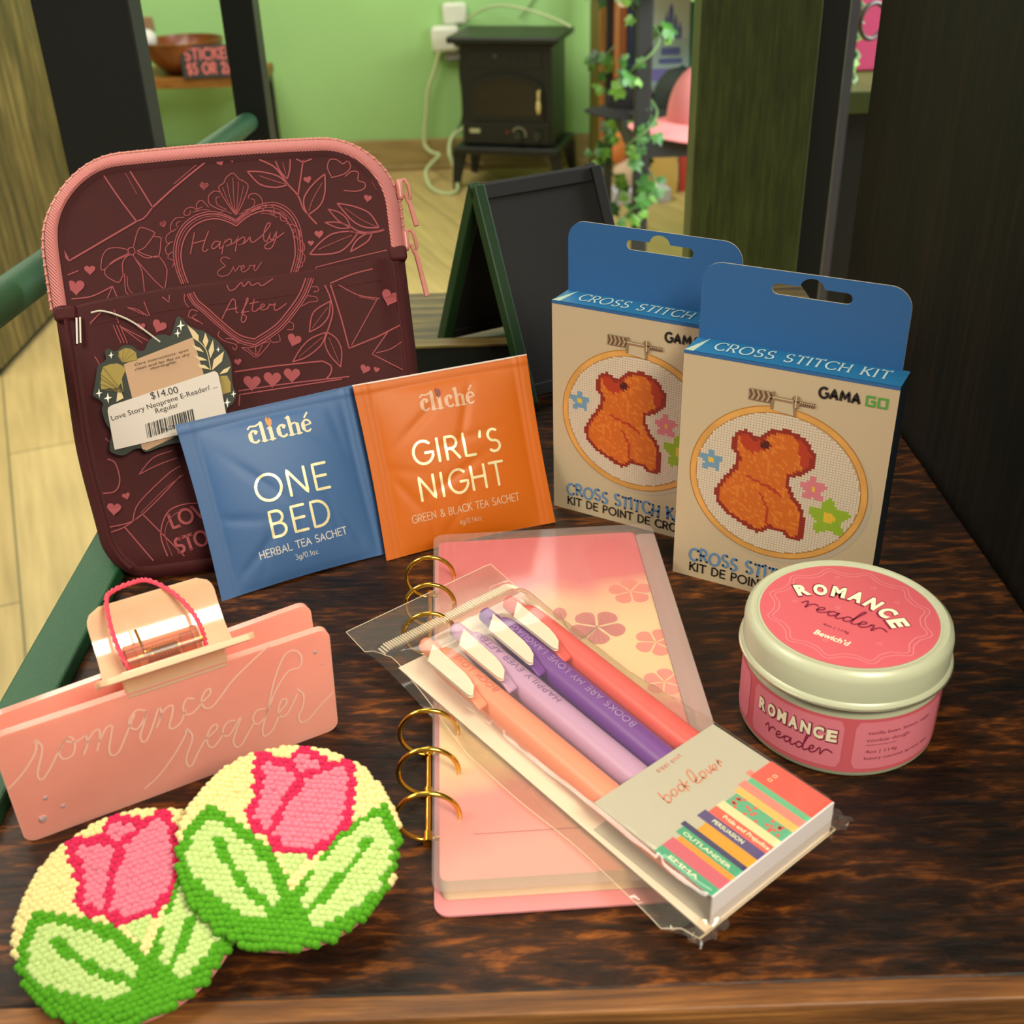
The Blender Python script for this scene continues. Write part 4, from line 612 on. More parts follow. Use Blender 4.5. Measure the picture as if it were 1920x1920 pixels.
mb=MB(); mb.lathe([(.0,LZ),(.0326,LZ)],96); ll=obj('lid_label',mb,m_lab,lid)
lf=lambda off:(lambda u,v:(u/1000,v/1000,LZ+off))
ra=math.radians(-38)
def lr(u,v): return (u*math.cos(ra)-v*math.sin(ra),u*math.sin(ra)+v*math.cos(ra))
def arc_text(mb,txt,R,c,a0,a1,h,fn,bold,mi=0,shrink=1.0):
    # bold capitals following an arc about c, from angle a0 to a1 (degrees)
    n=len(txt)
    for i,ch in enumerate(txt):
        a=math.radians(a0+(a1-a0)*i/(n-1)); px,py=c[0]+R*math.cos(a),c[1]+R*math.sin(a); e=(math.sin(a),-math.cos(a)); w=h*.78
        p0=(px-e[0]*w/2,py-e[1]*w/2); p1=(px+e[0]*w/2,py+e[1]*w/2); font_text(mb,ch,lr(*p0),lr(*p1),h,fn,mi,bold=bold)
mb=MB(); arc_text(mb,'ROMANCE',24.2,(-2,-16),133,47,7.4,lf(.00012),.085,1); arc_text(mb,'ROMANCE',24.6,(-1.7,-16.1),133,47,6.7,lf(.0003),.055,0); obj('title_lettering',mb,[m_crm,m_wine],ll,smooth=False)
READER=[[(0,2.2),(1.2,4),(1.8,2.6),(2,.4),(2.6,2.4),(4,3.7),(5.2,3.2)],[(5.6,1.2),(7.4,2.2),(7.5,3.4),(6.2,3),(5.8,1.2),(6.8,.3),(8.6,1.4),(9.6,2.8)],[(12.2,3),(10.6,3.2),(9.6,1.6),(10.4,.4),(11.8,1.6),(12.6,3.4),(12.3,1),(13.2,.4),(14.6,1.8)],[(17.4,2.8),(15.8,3.2),(14.8,1.6),(15.6,.4),(17.2,1.6),(18.8,6),(19.6,8.4),(18.6,7.6),(17.8,3),(17.8,.6),(19,.6),(20,1.6)],[(20,1.4),(21.6,2.4),(21.8,3.6),(20.6,3.2),(20.2,1.2),(21.2,.3),(22.8,1.4),(23.6,3)],[(23.4,2.8),(24.4,3.4),(24.6,.4),(25.6,2.4),(27,3.4),(29,2.4)]]
def reader(mb,o,sx,sy,rot,fn,w,mi=0):
    for st in READER:
        mb.ribbon(dens([rot(o[0]+x*sx,o[1]+y*sy) for x,y in smoothp(st,False,6)],.6),w,fn,mi)
mb=MB(); reader(mb,(-17.2,-6.0),1.14,1.2,lr,lf(.0002),.62)
font_text(mb,'4oz | 114g',lr(-5.2,-12.2),lr(5.0,-12.2),1.5,lf(.0002)); obj('script_lettering',mb,m_wine,ll,smooth=False)
mb=MB(); font_text(mb,"Bewich'd",lr(-5.6,-19.2),lr(7.8,-19.2),3.0,lf(.0002),bold=.025,shear=.1)
for i in range(1): pass
obj('maker_mark',mb,m_crm,ll,smooth=False)
mb=MB()
for R_,k_ in ((28.4,1.5),(26.6,1.5)):
    mb.ribbon([((R_+k_*math.cos(12*a)+.35*math.cos(24*a))*math.cos(a),(R_+k_*math.cos(12*a)+.35*math.cos(24*a))*math.sin(a)) for a in [2*PI*i/288 for i in range(288)]],.32,lf(.00012),0,closed=True)
for x,y in ((-18,9),(14,16),(-3,4),(18,-8),(-13,-16),(6,-19),(2,24),(20,6)):
    h_=[(x+1.9*p,y+1.9*q) for p,q in heart_pts(16)]; mb.ribbon(h_,.22,lf(.00012),0,closed=True)
obj('wavy_border',mb,m_ros,ll,smooth=False)
# wrap label
cy_=lambda off:(lambda a,z:((.0371+off)*math.cos(math.radians(a)),(.0371+off)*math.sin(math.radians(a)),z/1000))
mb=MB(); mb.grid(96,1,lambda s,t:cy_(.00012)(-360*s,3.2+t*25.2)); wl=obj('wrap_label',mb,m_lab,TN)
def rrect(a0,a1,z0,z1,ra_,rz): return arc(a1-ra_,z1-rz,ra_,rz,0,90,5)+arc(a0+ra_,z1-rz,ra_,rz,90,180,5)+arc(a0+ra_,z0+rz,ra_,rz,180,270,5)+arc(a1-ra_,z0+rz,ra_,rz,270,360,5)
mb=MB()
for a0,a1 in ((-161,-103),(-97,-36),(-225,-167),(-30,30)):
    nn=30
    for i in range(nn):
        x0=a0+(a1-a0)*i/nn; x1=a0+(a1-a0)*(i+1)/nn
        def lim(x): 
            e=min(x-a0,a1-x); e=max(0,e); k_=3-math.sqrt(max(0,9-(3-min(e,3)/3.0*3)**2)) if e<3 else 0; return 5+k_,27-k_
        mb.fill([(x0,lim(x0)[0]),(x1,lim(x1)[0]),(x1,lim(x1)[1]),(x0,lim(x0)[1])],cy_(.00022))
obj('label_panel',mb,m_labl,wl,smooth=False)
mb=MB(); f0=cy_(.0003); f1=cy_(.0005); dg=math.degrees(1/37.1)
for i,ch in enumerate('ROMANCE'):
    a=-153+i*7.3; z=17.6-.06*i+ .8*math.sin(PI*i/6)
    font_text(mb,ch,(a-3.3+.4,z-.5),(a+3.3+.4,z-.5),5.6,f0,1,bold=.085); font_text(mb,ch,(a-2.9,z),(a+2.9,z),5.0,f1,0,bold=.05)
obj('side_title',mb,[m_crm,m_wine],wl,smooth=False)
mb=MB(); reader(mb,(-149,9.6),1.42,.95,lambda x,y:(x,y),f0,.7)
for z,t,l in ((21.4,'vanilla bean, lemon, sugar',42),(18.0,'cookie dough',26),(12.6,'4oz | 114g',19),(9.4,'luxury coconut apricot wax',44)): font_text(mb,t,(-90,z),(-90+l,z),1.55,f0)
mb.ribbon(dens([(-90,16.4),(-72,16.4)],2),.22,f0); obj('side_text',mb,m_wine,wl,smooth=False)
# ================================================================ hair claw
m_cl=mat('pink_acrylic','#f5a092',.14,spec=.6,sss=.35,sssr=(.012,.004,.003),coat=.3,var=.10,vscale=14); m_clp=mat('peach_acrylic','#e6b898',.12,spec=.6,sss=.35,sssr=(.012,.006,.004),coat=.4); m_eng=mat('engraved_line','#f4c4b4',.35)
CW=thing('hair_claw','large pink acrylic hair claw engraved romance reader','hair clip',(-.1755,.2888,0),(0,0,.4924))
TL=.1002; Rp=Matrix.Rotation(TL,4,'X')    # plate leans a little towards the front
def plate(w,h,r,t,mx,name,m):
    o=[(u,v) for u,v in (arc(w-r,r,r,r,-90,0,6)+arc(w-r,h-r,r,r,0,90,6)+arc(r,h-r,r,r,90,180,6)+arc(r,r,r,r,180,270,6))]
    mb=MB(); mb.prism(o,lambda u,v,y:(u/1000,y/1000,v/1000),0,t); return obj(name,mb,m,CW,matrix=mx,bevel=.0007)
fpl=plate(118.1,52.8,4.5,2.8,Rp,'front_jaw',m_cl)
bpl=plate(118.5,48.5,4.5,2.8,Matrix.Translation((.001,.0118,.0)) @ Matrix.Rotation(.062,4,'Z'),'back_jaw',m_cl)
mb=MB(); draw_art(mb,ART['claw'],lambda u,v:(u/1000,-.00022,v/1000),WID=1.0); obj('engraved_script',mb,m_eng,fpl,smooth=False,label='pale engraved script reading romance reader')
mgem=mat('rhinestone','#f2d9de',.08,metal=.6); 
for g in ART['gems']:
    mb=MB(); r=g[2]*.000066; c=(g[0]/10000,0,g[1]/10000); rg=[[(c[0]+q*r*math.cos(2*PI*j/8),-y*r,c[2]+q*r*math.sin(2*PI*j/8)) for j in range(8)] for q,y in ((1,0),(1,.35),(.6,.85))]
    mb.loft(rg,caps=True); obj('rhinestone',mb,mgem,fpl,smooth=False)
# jaws joined under the hinge, handles, spring barrel, cord
def handle(u0,u1,base,tip,bow,name,m,r=6,t=.0026):
    base=Vector(base); tip=Vector(tip); ax=tip-base; Ln=ax.length; ax.normalize(); nb=Vector((1,0,0)).cross(ax)
    def P(u,s,o):
        b=bow*(s*(1-s))*4; f=4.0*(1-s)**5; uu=u
        mid=(u0+u1)/2; uu=mid+(u-mid)*(1+.03*(1-s)**6)
        q=base+ax*(s*Ln)+nb*(b+o); return (uu/1000,q.y,q.z)
    mb=MB(); nu,nv=20,14
    def edge(s): # rounded far corners
        d=Ln*1000*(1-s); return 0 if d>r else r-math.sqrt(max(0,r*r-(r-d)**2))
    G=lambda o:[[P(u0+edge(j/nv*.999)+(u1-u0-2*edge(j/nv*.999))*i/nu,j/nv,o) for i in range(nu+1)] for j in range(nv+1)]
    A,B=G(0),G(t); mb.loft(A,closed_u=False); mb.loft([r_[::-1] for r_ in B],closed_u=False)
    for X_,Y_ in ((A,B),):
        mb.loft([[X_[j][0] for j in range(nv+1)],[Y_[j][0] for j in range(nv+1)]],closed_u=False); mb.loft([[Y_[j][-1] for j in range(nv+1)],[X_[j][-1] for j in range(nv+1)]],closed_u=False)
        mb.loft([X_[-1],Y_[-1]],closed_u=False); mb.loft([Y_[0],X_[0]],closed_u=False)
    return obj(name,mb,m,CW,angle=50)
handle(39.5,85.5,(0,.0125,.0480),(0,.0275,.0690),-.0025,'back_handle',m_clp)
handle(36.0,88.0,(0,-.0030,.0590),(0,-.0200,.0718),-.0004,'front_handle',mat('peach_acrylic_satin','#e6b898',.5,spec=.3,sss=.35,sssr=(.012,.006,.004)),r=3,t=.0020)
mb=MB(); mb.box(.044,.080,-.0052,-.0026,.0500,.0604); obj('hinge_neck',mb,m_clp,CW,bevel=.0008)
hz,hy=.0575,.0060
m_clear=film('clear_resin','#f3c8b4',alpha=.10,rough=.2,gl=.35)
mb=MB(); mb.tube([(.0480,hy,hz),(.0735,hy,hz)],.0055,n=20); br_=obj('hinge_barrel',mb,m_clear,CW)
m_au=mat('gold_metal','#d9b04a',.18,metal=1)
mb=MB(); pts=[]
for i in range(0,11*12+1): a=2*PI*i/12; pts.append((.0545+.0115*i/132,hy+.0024*math.cos(a),hz+.0024*math.sin(a)))
mb.tube(pts,.00055,n=6); mb.tube([(.0545,hy,hz+.0022),(.0535,hy+.004,hz+.0095)],.00055,n=6); mb.tube([(.0465,hy,hz),(.0748,hy,hz)],.0011,n=8); obj('spring',mb,m_au,br_)
for u in (.0495,.0695): 
    mb=MB(); mb.tube([(u-.0022,hy,hz),(u+.0022,hy,hz)],.0038,n=14); obj('hinge_knuckle',mb,m_clear,br_)
cpts=[(.0495,-.001,.0535),(.0470,.004,.060),(.0462,.012,.067),(.0475,.0215,.0735),(.0505,.0285,.0730),(.0585,.0310,.0728),(.0640,.0280,.0735),(.070,.022,.0700),(.0742,.014,.065),(.0755,.0075,.060),(.0752,.004,.0545)]
def sm3(p,n=8):
    o=[]
    for i in range(len(p)-1):
        a,b,c,d=(Vector(p[max(i-1,0)]),Vector(p[i]),Vector(p[i+1]),Vector(p[min(i+2,len(p)-1)]))
        for t in range(n): t/=n; o.append(.5*(2*b+(c-a)*t+(2*a-5*b+4*c-d)*t*t+(3*b-a-3*c+d)*t**3))
    o.append(Vector(p[-1])); return o
cp=sm3(cpts,14); mb=MB()
for ph in (0,PI):
    pp=[]
    for i,p in enumerate(cp):
        a=i*.9+ph; pp.append(p+Vector((.00036*math.cos(a),.00036*math.sin(a)*.6,.00036*math.sin(a))))
    mb.tube(pp,.00062,n=6)
CD=obj('string_loop',mb,mat('pink_twisted_cord','#d9415a',.6),smooth=True); CD.matrix_world=CW.matrix_basis; CD.location=CW.location; CD.rotation_euler=CW.rotation_euler; tag(CD,'thin pink twisted string looped through the hair claw','string')
# ================================================================ punch needle coasters
mY=[mat('yarn_'+n,c,.95,spec=.1,bump=1800,bstr=.8,sss=.15,sssr=(.002,.002,.0015)) for n,c in (('cream','#f3e2a2'),('pink','#e6829a'),('red','#d6305c'),('light_green','#c6de92'),('green','#58a326'))]
def nz(l): return [((x-1340)/508,(540-y)/478) for x,y in l]
TU=nz([(1130,130),(1200,150),(1270,172),(1300,112),(1350,90),(1430,130),(1452,165),(1560,130),(1585,180),(1602,330),(1590,440),(1530,540),(1440,600),(1300,590),(1250,540),(1150,480),(1130,440),(1150,330),(1135,240)])
TL_=[nz([(1200,150),(1290,200),(1345,240),(1330,290),(1280,390),(1240,530)]),nz([(1345,240),(1440,190),(1480,150)])]
L0=nz([(920,410),(1000,430),(1130,500),(1260,590),(1350,700),(1385,800),(1390,1000),(1200,960),(1000,900),(900,760),(840,640),(880,500)]); L1=nz([(945,470),(1020,490),(1150,570),(1260,680),(1330,800),(1340,840),(1310,900),(1200,890),(1050,810),(950,740),(890,640),(900,560)]); LV=nz([(1020,570),(1080,660),(1180,760),(1310,860)])
R0=nz([(1760,330),(1800,380),(1840,500),(1830,640),(1760,800),(1600,930),(1390,1000),(1385,800),(1430,700),(1500,580),(1620,430)]); R1=nz([(1740,400),(1790,470),(1810,600),(1760,730),(1640,850),(1500,920),(1450,880),(1440,800),(1480,640),(1600,500),(1680,420)]); RV=nz([(1700,520),(1630,640),(1540,760),(1460,870)])
V0=nz([(1300,600),(1445,590),(1385,705)])
def yarn(x,y):
    if in_poly(x,y,TU):
        if poly_d(x,y,TU)<.052 or min(poly_d(x,y,l,False) for l in TL_)<.04: return 2
        return 1
    if in_poly(x,y,L1): return 4 if poly_d(x,y,LV,False)<.04 else 3
    if in_poly(x,y,R1): return 4 if poly_d(x,y,RV,False)<.04 else 3
    if in_poly(x,y,V0): return 3
    if in_poly(x,y,L0) or in_poly(x,y,R0): return 4
    if math.hypot(x,y)>.72 and y<-.34: return 4
    if poly_d(x,y,TU)<.03: return 2
    return 0
def coaster(label,loc,rot,spin):
    R=.0354; T=thing('punch_needle_coaster',label,'coaster',loc,rot,group='tulip coasters')
    mb=MB(); mb.lathe([(.0,-.0042),(R*.93,-.0042),(R*.965,-.003),(R*.965,0),(.0,0)],64); obj('felt_backing',mb,mat('pink_felt','#d98a86',.9),T)
    mb=MB(); rn=random.Random(11); p=.00205; k=int(R/p)+2; sub=[]
    lat=[(-.5,.72),(0.05,.98),(.62,.74)]
    for j in range(-k-3,k+4):
        for i in range(-k-3,k+4):
            x=(i+.5*(j%2))*p+rn.uniform(-.00025,.00025); y=j*p*.866+rn.uniform(-.00025,.00025); r=math.hypot(x,y)
            if r>R*.985: continue
            q=.00022*rn.random(); edge=max(0,(r/R-.86)/.14); zc=.0016-.0020*edge**2+rn.uniform(-.0003,.0003); a=rn.uniform(0,PI)
            mi=yarn(x/R,y/R); rx,ry,rz=.00175+q,.00122+q,.0021
            rings=[[(x+rx*f*math.cos(2*PI*t/7+a),y+ry*f*math.sin(2*PI*t/7+a),zc+rz*h_) for t in range(7)] for h_,f in ((-.7,.8),(.0,1.0),(.5,.86),(.82,.55),(.95,.25))]
            mb.loft(rings,mi=mi); b=len(mb.v)-7; mb.f.append(tuple(range(b,b+7))); mb.m.append(mi)
    o=obj('tufted_face',mb,mY,T,angle=180,matrix=Matrix.Rotation(spin,4,'Z')); return T
c1=coaster('round punch needle tulip coaster on the right, lying over the left one',(-.0750,.2622,.0240),(.30,.15,0),math.radians(0))
c2=copy_thing(c1,(-.1230,.2440,.0155),(.29,.0,0),'round punch needle tulip coaster at bottom left, tucked under the right one')
for ch in c2.children:
    if ch.name.startswith('tufted'): ch.rotation_euler=(0,0,math.radians(20))
# ================================================================ ring notebook
NBK=thing('ring_notebook','slim pink six ring notebook with clear cover lying under the pens','notebook',(-.0295,.2503,0),(0,0,.0405))
m_pvc=film('clear_pink_cover','#fcf6f5',alpha=.06,rough=.15,gl=.8); m_paper=mat('cream_paper','#e6d7b4',.6)
def page_mat():
    m=bpy.data.materials.new('blossom_page_print'); m.use_nodes=True; nt=m.node_tree; N=nt.nodes; L=nt.links; p=N['Principled BSDF']; p.inputs['Roughness'].default_value=.5
    tc=N.new('ShaderNodeTexCoord'); n=N.new('ShaderNodeTexNoise'); n.inputs['Scale'].default_value=16; n.inputs['Detail'].default_value=3; L.new(tc.outputs['Object'],n.inputs[0])
    sx=N.new('ShaderNodeSeparateXYZ'); L.new(tc.outputs['Object'],sx.inputs[0])
    a=N.new('ShaderNodeMath'); a.operation='MULTIPLY_ADD'; a.inputs[1].default_value=4.6; L.new(sx.outputs[1],a.inputs[0])
    b=N.new('ShaderNodeMath'); b.operation='MULTIPLY_ADD'; b.inputs[1].default_value=.30; b.inputs[2].default_value=-.15; L.new(n.outputs[0],b.inputs[0]); L.new(b.outputs[0],a.inputs[2])
    c=N.new('ShaderNodeMath'); c.operation='MULTIPLY_ADD'; c.inputs[1].default_value=-1.8; L.new(sx.outputs[0],c.inputs[0]); L.new(a.outputs[0],c.inputs[2])
    r=N.new('ShaderNodeValToRGB'); e=r.color_ramp.elements; e[0].position=0; e[0].color=(*lin('#e3a394'),1); e[1].position=.92; e[1].color=(*lin('#cf4f62'),1)
    for q,h in ((.12,'#df8a80'),(.20,'#de8a80'),(.28,'#e6d49a'),(.50,'#e9dca6'),(.62,'#e8c69c'),(.70,'#da6c74')): k=e.new(q); k.color=(*lin(h),1)
    L.new(c.outputs[0],r.inputs[0]); L.new(r.outputs[0],p.inputs['Base Color']); return m
def rr2(x0,x1,y0,y1,r): return arc(x1-r,y0+r,r,r,-90,0,5)+arc(x1-r,y1-r,r,r,0,90,5)+arc(x0+r,y1-r,r,r,90,180,5)+arc(x0+r,y0+r,r,r,180,270,5)
fl=lambda u,v,h:(u/1000,v/1000,h)
mb=MB(); mb.prism(rr2(2.4,97,6.2,214,3),fl,.0014,.0102); obj('page_block',mb,m_paper,NBK,smooth=False)
mb=MB(); mb.fill(rr2(2.4,97,6.2,214,3),lambda u,v:fl(u,v,.0104)); pg=obj('printed_page',mb,page_mat(),NBK,smooth=False)
# pressed blossoms printed on the page
def blossom(mb,c,R,rot,mi,fn,n=5):
    for k in range(n):
        a=rot+2*PI*k/n; pet=[]
        for t in range(13):
            s=t/12; w=.36*math.sin(PI*s**1.6); rr=R*(s if s<.93 else .93-.0*(s))
            pet.append((c[0]+math.cos(a)*rr-math.sin(a)*w*R,c[1]+math.sin(a)*rr+math.cos(a)*w*R))
        for t in range(12,-1,-1):
            s=t/12; w=-.36*math.sin(PI*s**1.6); rr=R*(s if s<.93 else .93)
            pet.append((c[0]+math.cos(a)*rr-math.sin(a)*w*R,c[1]+math.sin(a)*rr+math.cos(a)*w*R))
        mb.fill(pet,(lambda u,v,k=k: (lambda q_:(q_[0],q_[1],q_[2]+.00001*k))(fn(u,v))),mi)
pf=lambda o:(lambda u,v:fl(u,v,.0105+o))
mfl=[mat('blossom_peach_print','#df8a7a',.5),mat('blossom_rose_print','#c4706c',.5),mat('blossom_vein_print','#9c4a48',.5),mat('stem_print','#8a5b3a',.5)]
for c,R_,a0,mi in (((88,164),10.5,.3,0),((93,126),10,1.1,0),((92,100),9,.1,0),((70,139),13,.9,1)):
    mb=MB(); blossom(mb,c,R_,a0,mi,pf(.00004*mi))
    if mi:
        for k in range(5):
            for d in (-.25,0,.25): a=a0+2*PI*k/5+d; mb.ribbon([(c[0]+2*math.cos(a),c[1]+2*math.sin(a)),(c[0]+.8*R_*math.cos(a),c[1]+.8*R_*math.sin(a))],.16,pf(.00016),2)
    obj('printed_blossom',mb,mfl,pg,smooth=False)
mb=MB(); mb.fill([(55+3*math.cos(t),150+4.6*math.sin(t)) for t in [2*PI*i/14 for i in range(14)]],pf(.00006),1); mb.ribbon(smoothp([(55,150),(57,140),(62,131),(70,139)]),.4,pf(.00022),3); mb.ribbon(smoothp([(55,126),(62,131),(70,139)]),.45,pf(.0002),3); obj('printed_bud',mb,mfl,pg,smooth=False)
mb=MB(); mb.ribbon([(14,25.6),(60,25.6)],.3,pf(.0001),2); obj('printed_line',mb,mfl,pg,smooth=False)
HY=[33.5,55.5,76.5,138.5,160,182]; 
mb=MB(); mb.prism(rr2(0,106,0,218,5),fl,.0118,.0124); obj('front_cover',mb,m_pvc,NBK,smooth=False,label='clear pale pink plastic cover')
mb=MB(); mb.prism(rr2(0,106,0,218,5),fl,.0004,.0012); obj('back_cover',mb,mat('pink_back_cover','#d58a90',.4),NBK,smooth=False)
mb=MB(); mb.prism(rr2(97,106,8,210,2),fl,.0112,.0116); obj('index_tab_strip',mb,film('frosted_strip','#d8c4c0',alpha=.45,rough=.3),NBK,smooth=False)
for y in HY:
    mb=MB(); c=(-1.5,.0119); mb.tube([((c[0]+10.9*math.cos(a))/1000,y/1000,c[1]+.0109*math.sin(a)) for a in [2*PI*i/56 for i in range(56)]],.00095,n=10,closed=True); obj('ring',mb,m_au,NBK)
for a,b in ((HY[0],HY[2]),(HY[3],HY[5])):
    mb=MB(); mb.tube([(-.0022,a/1000,.0017),(-.0022,b/1000,.0017)],.0011,n=10); 
    for y in (a,(a+b)/2,b): mb.tube([(-.0022,y/1000-.0022,.0017),(-.0022,y/1000+.0022,.0017)],.0018,n=12)
    obj('hinge_rod',mb,m_au,NBK)
# ================================================================ pens in their clear pouch
PX,PY,PA,PZ=.0561,.2337,.6771,.0128
def pth(name,label,cat,group=None): return thing(name,label,cat,(PX,PY,PZ),(0,0,PA),group)
q=lambda u,v,h=0:(u/1000,v/1000,h/1000)
mb=MB(); mb.prism([(-3.0,-1),(58.5,-1),(60.5,166),(1.0,167.5)],lambda u,v,h:q(u,v,h),.15,.65); o=obj('backing_card',mb,mat('white_backing_card','#e2d3c4',.55),smooth=False); o.location=(PX,PY,PZ); o.rotation_euler=(0,0,PA); tag(o,'white backing card under the four pens inside the clear pouch','card')
PENS=[('peach pen, leftmost of the four in the pouch, lettered BOOK LOVER','#e48c70','#c25a54',7.4,13.8,'BOOK LOVER',118,149,.8),('lavender pen lettered HAPPILY EVER AFTER, second from left in the pouch','#b78fb9','#6d4a86',20.0,29.4,'HAPPILY EVER AFTER',98,150,.8),('deep purple pen lettered BOOKS ARE MY LOVE LANGUAGE in the pouch','#6a2f92','#a98cc0',32.0,45.0,'BOOKS ARE MY LOVE LANGUAGE',70,148,0),('coral red pen, rightmost of the four in the pouch','#dd5350','#dd5350',45.4,58.0,'',0,0,0)]
m_clipw=mat('white_pen_clip','#dccfc0',.35)
for label,col,tc,u0,u1,txt,t0,t1,to in PENS:
    T=pth('pen',label,'pen','book pens in the pouch'); mp=mat('pen_'+col,col,.38,spec=.5,sss=.08); R=6.0; H=6.7
    ax=lambda v:u0+(u1-u0)*v/167
    def circ(v,r,k=20): return [q(ax(v)+r*math.cos(2*PI*i/k),v,H+r*math.sin(2*PI*i/k)) for i in range(k)]
    mb=MB(); mb.loft([circ(v,r) for v,r in ((3,1.2),(5,2.6),(14,5.0),(20,5.7),(30,R),(120,R),(146,R),(151,R-.2),(154,R-.9),(155,R-2.2))],caps=True); obj('barrel',mb,mp,T)
    mb=MB(); mb.loft([circ(v,r) for v,r in ((154.5,3.5),(163,3.4),(166,3.2),(167,2.2))],caps=True); obj('push_button',mb,mp,T)
    uc=lambda v:ax(v)-6.4
    mb=MB(); sec=[(uc(152)+1.5,152,12.6),(uc(150),150,13.2),(uc(135),135,13.0),(uc(122),122,12.6),(uc(116)-.6,116,11.6)]
    mb.loft([[q(c-2.6,v,h-2.2),q(c+1.6,v,h-1.6),q(c+1.9,v,h-.4),q(c-2.6,v,h-.4)] for c,v,h in sec],caps=True); cl=obj('clip',mb,mp,T,bevel=.0006)
    p=[(ax(155)-2.7,155.3),(ax(149)-10.2,148.7),(ax(124)-10.0,123),(ax(122)-9.6,121.3),(ax(122)-8.6,120.8),(ax(122)-7.6,121.6),(ax(125)-5.5,124.5),(ax(129)-4.2,128.5),(ax(133)-3.3,133),(ax(151)-2.8,151)]
    mb=MB(); mb.prism(p,lambda u,v,h:q(u,v,h),13.0,13.9); obj('clip_plate',mb,m_clipw,cl,smooth=False,bevel=.0003,label='white clip plate')
    if txt:
        def cyl(a,b):
            off=a; th=max(-1.2,min(1.2,off/R)); return q(ax(b)+ (R+.12)*math.sin(th),b,H+(R+.12)*math.cos(th))
        mb=MB(); stroke_text(mb,txt,(to+1.4,t0),(to+1.4,t1),2.6,.36,lambda a,b:cyl(a,b),track=.22); obj('lettering',mb,mat('pen_ink_'+tc,tc,.5),T,smooth=False)
# paper band round the pens
BD=pth('paper_band','white paper sleeve printed book lover with row of books, wrapped over the pens','packaging')
w,l,t=59.1,51.4,13.2; m_band=mat('white_band_card','#b3afa4',.5); m_bandf=mat('band_front_lit','#d9cfd2',.5)  # m_bandf: same card, cool front light put into its paler lavender colour
mb=MB(); mb.box(0,w/1000,0,l/1000,(t-.5)/1000,t/1000,0); mb.box(0,w/1000,-.0005,0,.0002,t/1000,1); mb.box(w/1000-.0005,w/1000,0,l/1000,.0007,t/1000,0); mb.box(0,w/1000,0,l/1000,.0007,.0011,0); obj('band',mb,[m_band,m_bandf],BD,smooth=False)
bc={'g':'#3f9c7c','p':'#c2596f','o':'#d98f2e','n':'#34325f','m':'#cf941e','u':'#50427c','c':'#df5a50','w':'#dfd0a4','t':'#57a585','y':'#e2b060','k':'#dc7f78','g2':'#5db08a','r':'#d8544a'}; ck=list(bc)
tf=lambda o:(lambda u,v:q(u,v,t+o)); mb=MB(); EX=[]
for i,b in enumerate(ART['books']):
    p=pairs(b[1:]); n_=b[0]; a0=max(p[0][0],.1); a1=min(p[1][0],w-.1); sh=(p[2][0]-p[0][0])
    top=p[2][1]; dx=p[2][0]-p[0][0]
    mb.fill([(a0,.1),(a1,.1),(a1,top),(a0,top)],tf(.05+.004*i),ck.index(n_))
    if n_ in('t',):
        rn=random.Random(5)
        for _ in range(26): x,y=rn.uniform(a0+.5,a1-.5),rn.uniform(1,top-1); mb.fill([(x+.7*math.cos(z),y+.7*math.sin(z)) for z in (0,1.2,2.5,3.8,5)],tf(.13),ck.index('r'))
    if n_=='r':
        mb.fill([(a0,top),(a0+2.5,top),(a0+2.5,top+2),(a0,top+2)],tf(.12),ck.index('k'))
        for x in (a0+3,a0+5.6): mb.ribbon([(x,top-5),(x+1.2,top-5),(x+1.2,top-6.2),(x,top-6.2)],.35,tf(.15),ck.index('w'),closed=True)
    EX.append((a0,a1,top))
obj('printed_books',mb,[mat('book_print_'+k,bc[k],.5) for k in ck],BD,smooth=False)
mb=MB()
for i,txt,m_ in ((3,'OUTLANDER',.62),(6,'PERSUASION',.42),(7,'Pride and Prejudice',.42),(0,'EMMA',.5)):
    a0,a1,tp=EX[i]; c=(a0+a1)/2; L_=tp*(.78 if i in (3,7) else .5); v0=tp*.92 if i==3 else tp*.80
    font_text(mb,txt,(c-.9*m_*1.6,v0),(c-.9*m_*1.6,v0-L_),(a1-a0)*.42,tf(.18),bold=.02)
obj('printed_spine_titles',mb,mat('pale_print','#d9e3c4',.5),BD,smooth=False)
mb=MB(); draw_art(mb,ART['lover'],tf(.1)); 
for t_ in ART['post']: stroke_text(mb,t_[1],(t_[2]/10,t_[3]/10),(t_[4]/10,t_[5]/10),1.9,.26,tf(.1),track=.2)
obj('printed_script',mb,mat('rust_script_print','#c77a62',.5),BD,smooth=False)
# clear pouch
PO=pth('clear_pouch','clear plastic zip pouch holding four pens and the printed paper band','pouch')
m_film=film('clear_pouch_film','#fbf8f2',alpha=.03,rough=.06,gl=.8,bump=30)
def po_edge(v):
    s=v/200; l_=-13+ (10-0)*s+ (1.5*math.sin(9*s) if s<.9 else 0); r_=60.8+14.5*max(0,(v-50)/150); 
    if v<8: l_+= (8-v)*.9
    return l_,r_
rn=random.Random(8)
def top_h(s,v,u):
    rr_=60.8+14.5*max(0,(v-50)/150); inn=max(0,min(1,min((u+9)/9,(rr_-u)/(1.2 if v<55 else 1.2+7.5*min(1,(v-55)/40))))); a=max(0,min(1,(v+1.4)/1.3)); b=max(0,min(1,(184-v)/22)); base=.35
    h=base+(14.1-base)*(inn**.6)*a*(b**.7) if v<165 else base+ (14.1-base)*(inn**.6)*(b**.7)*.9
    return h+.35*math.sin(u*.55+v*.13)*(1-inn)
def poP(s,t,top):
    v=-1.4+t*201.4; l_,r_=po_edge(max(0,v)); u=l_+s*(r_-l_); h=top_h(s,v,u) if top else .02; 
    if v>178: h+= (v-178)*.10 if top else (v-178)*.09
    return q(u,v,max(h,.03 if top else 0))
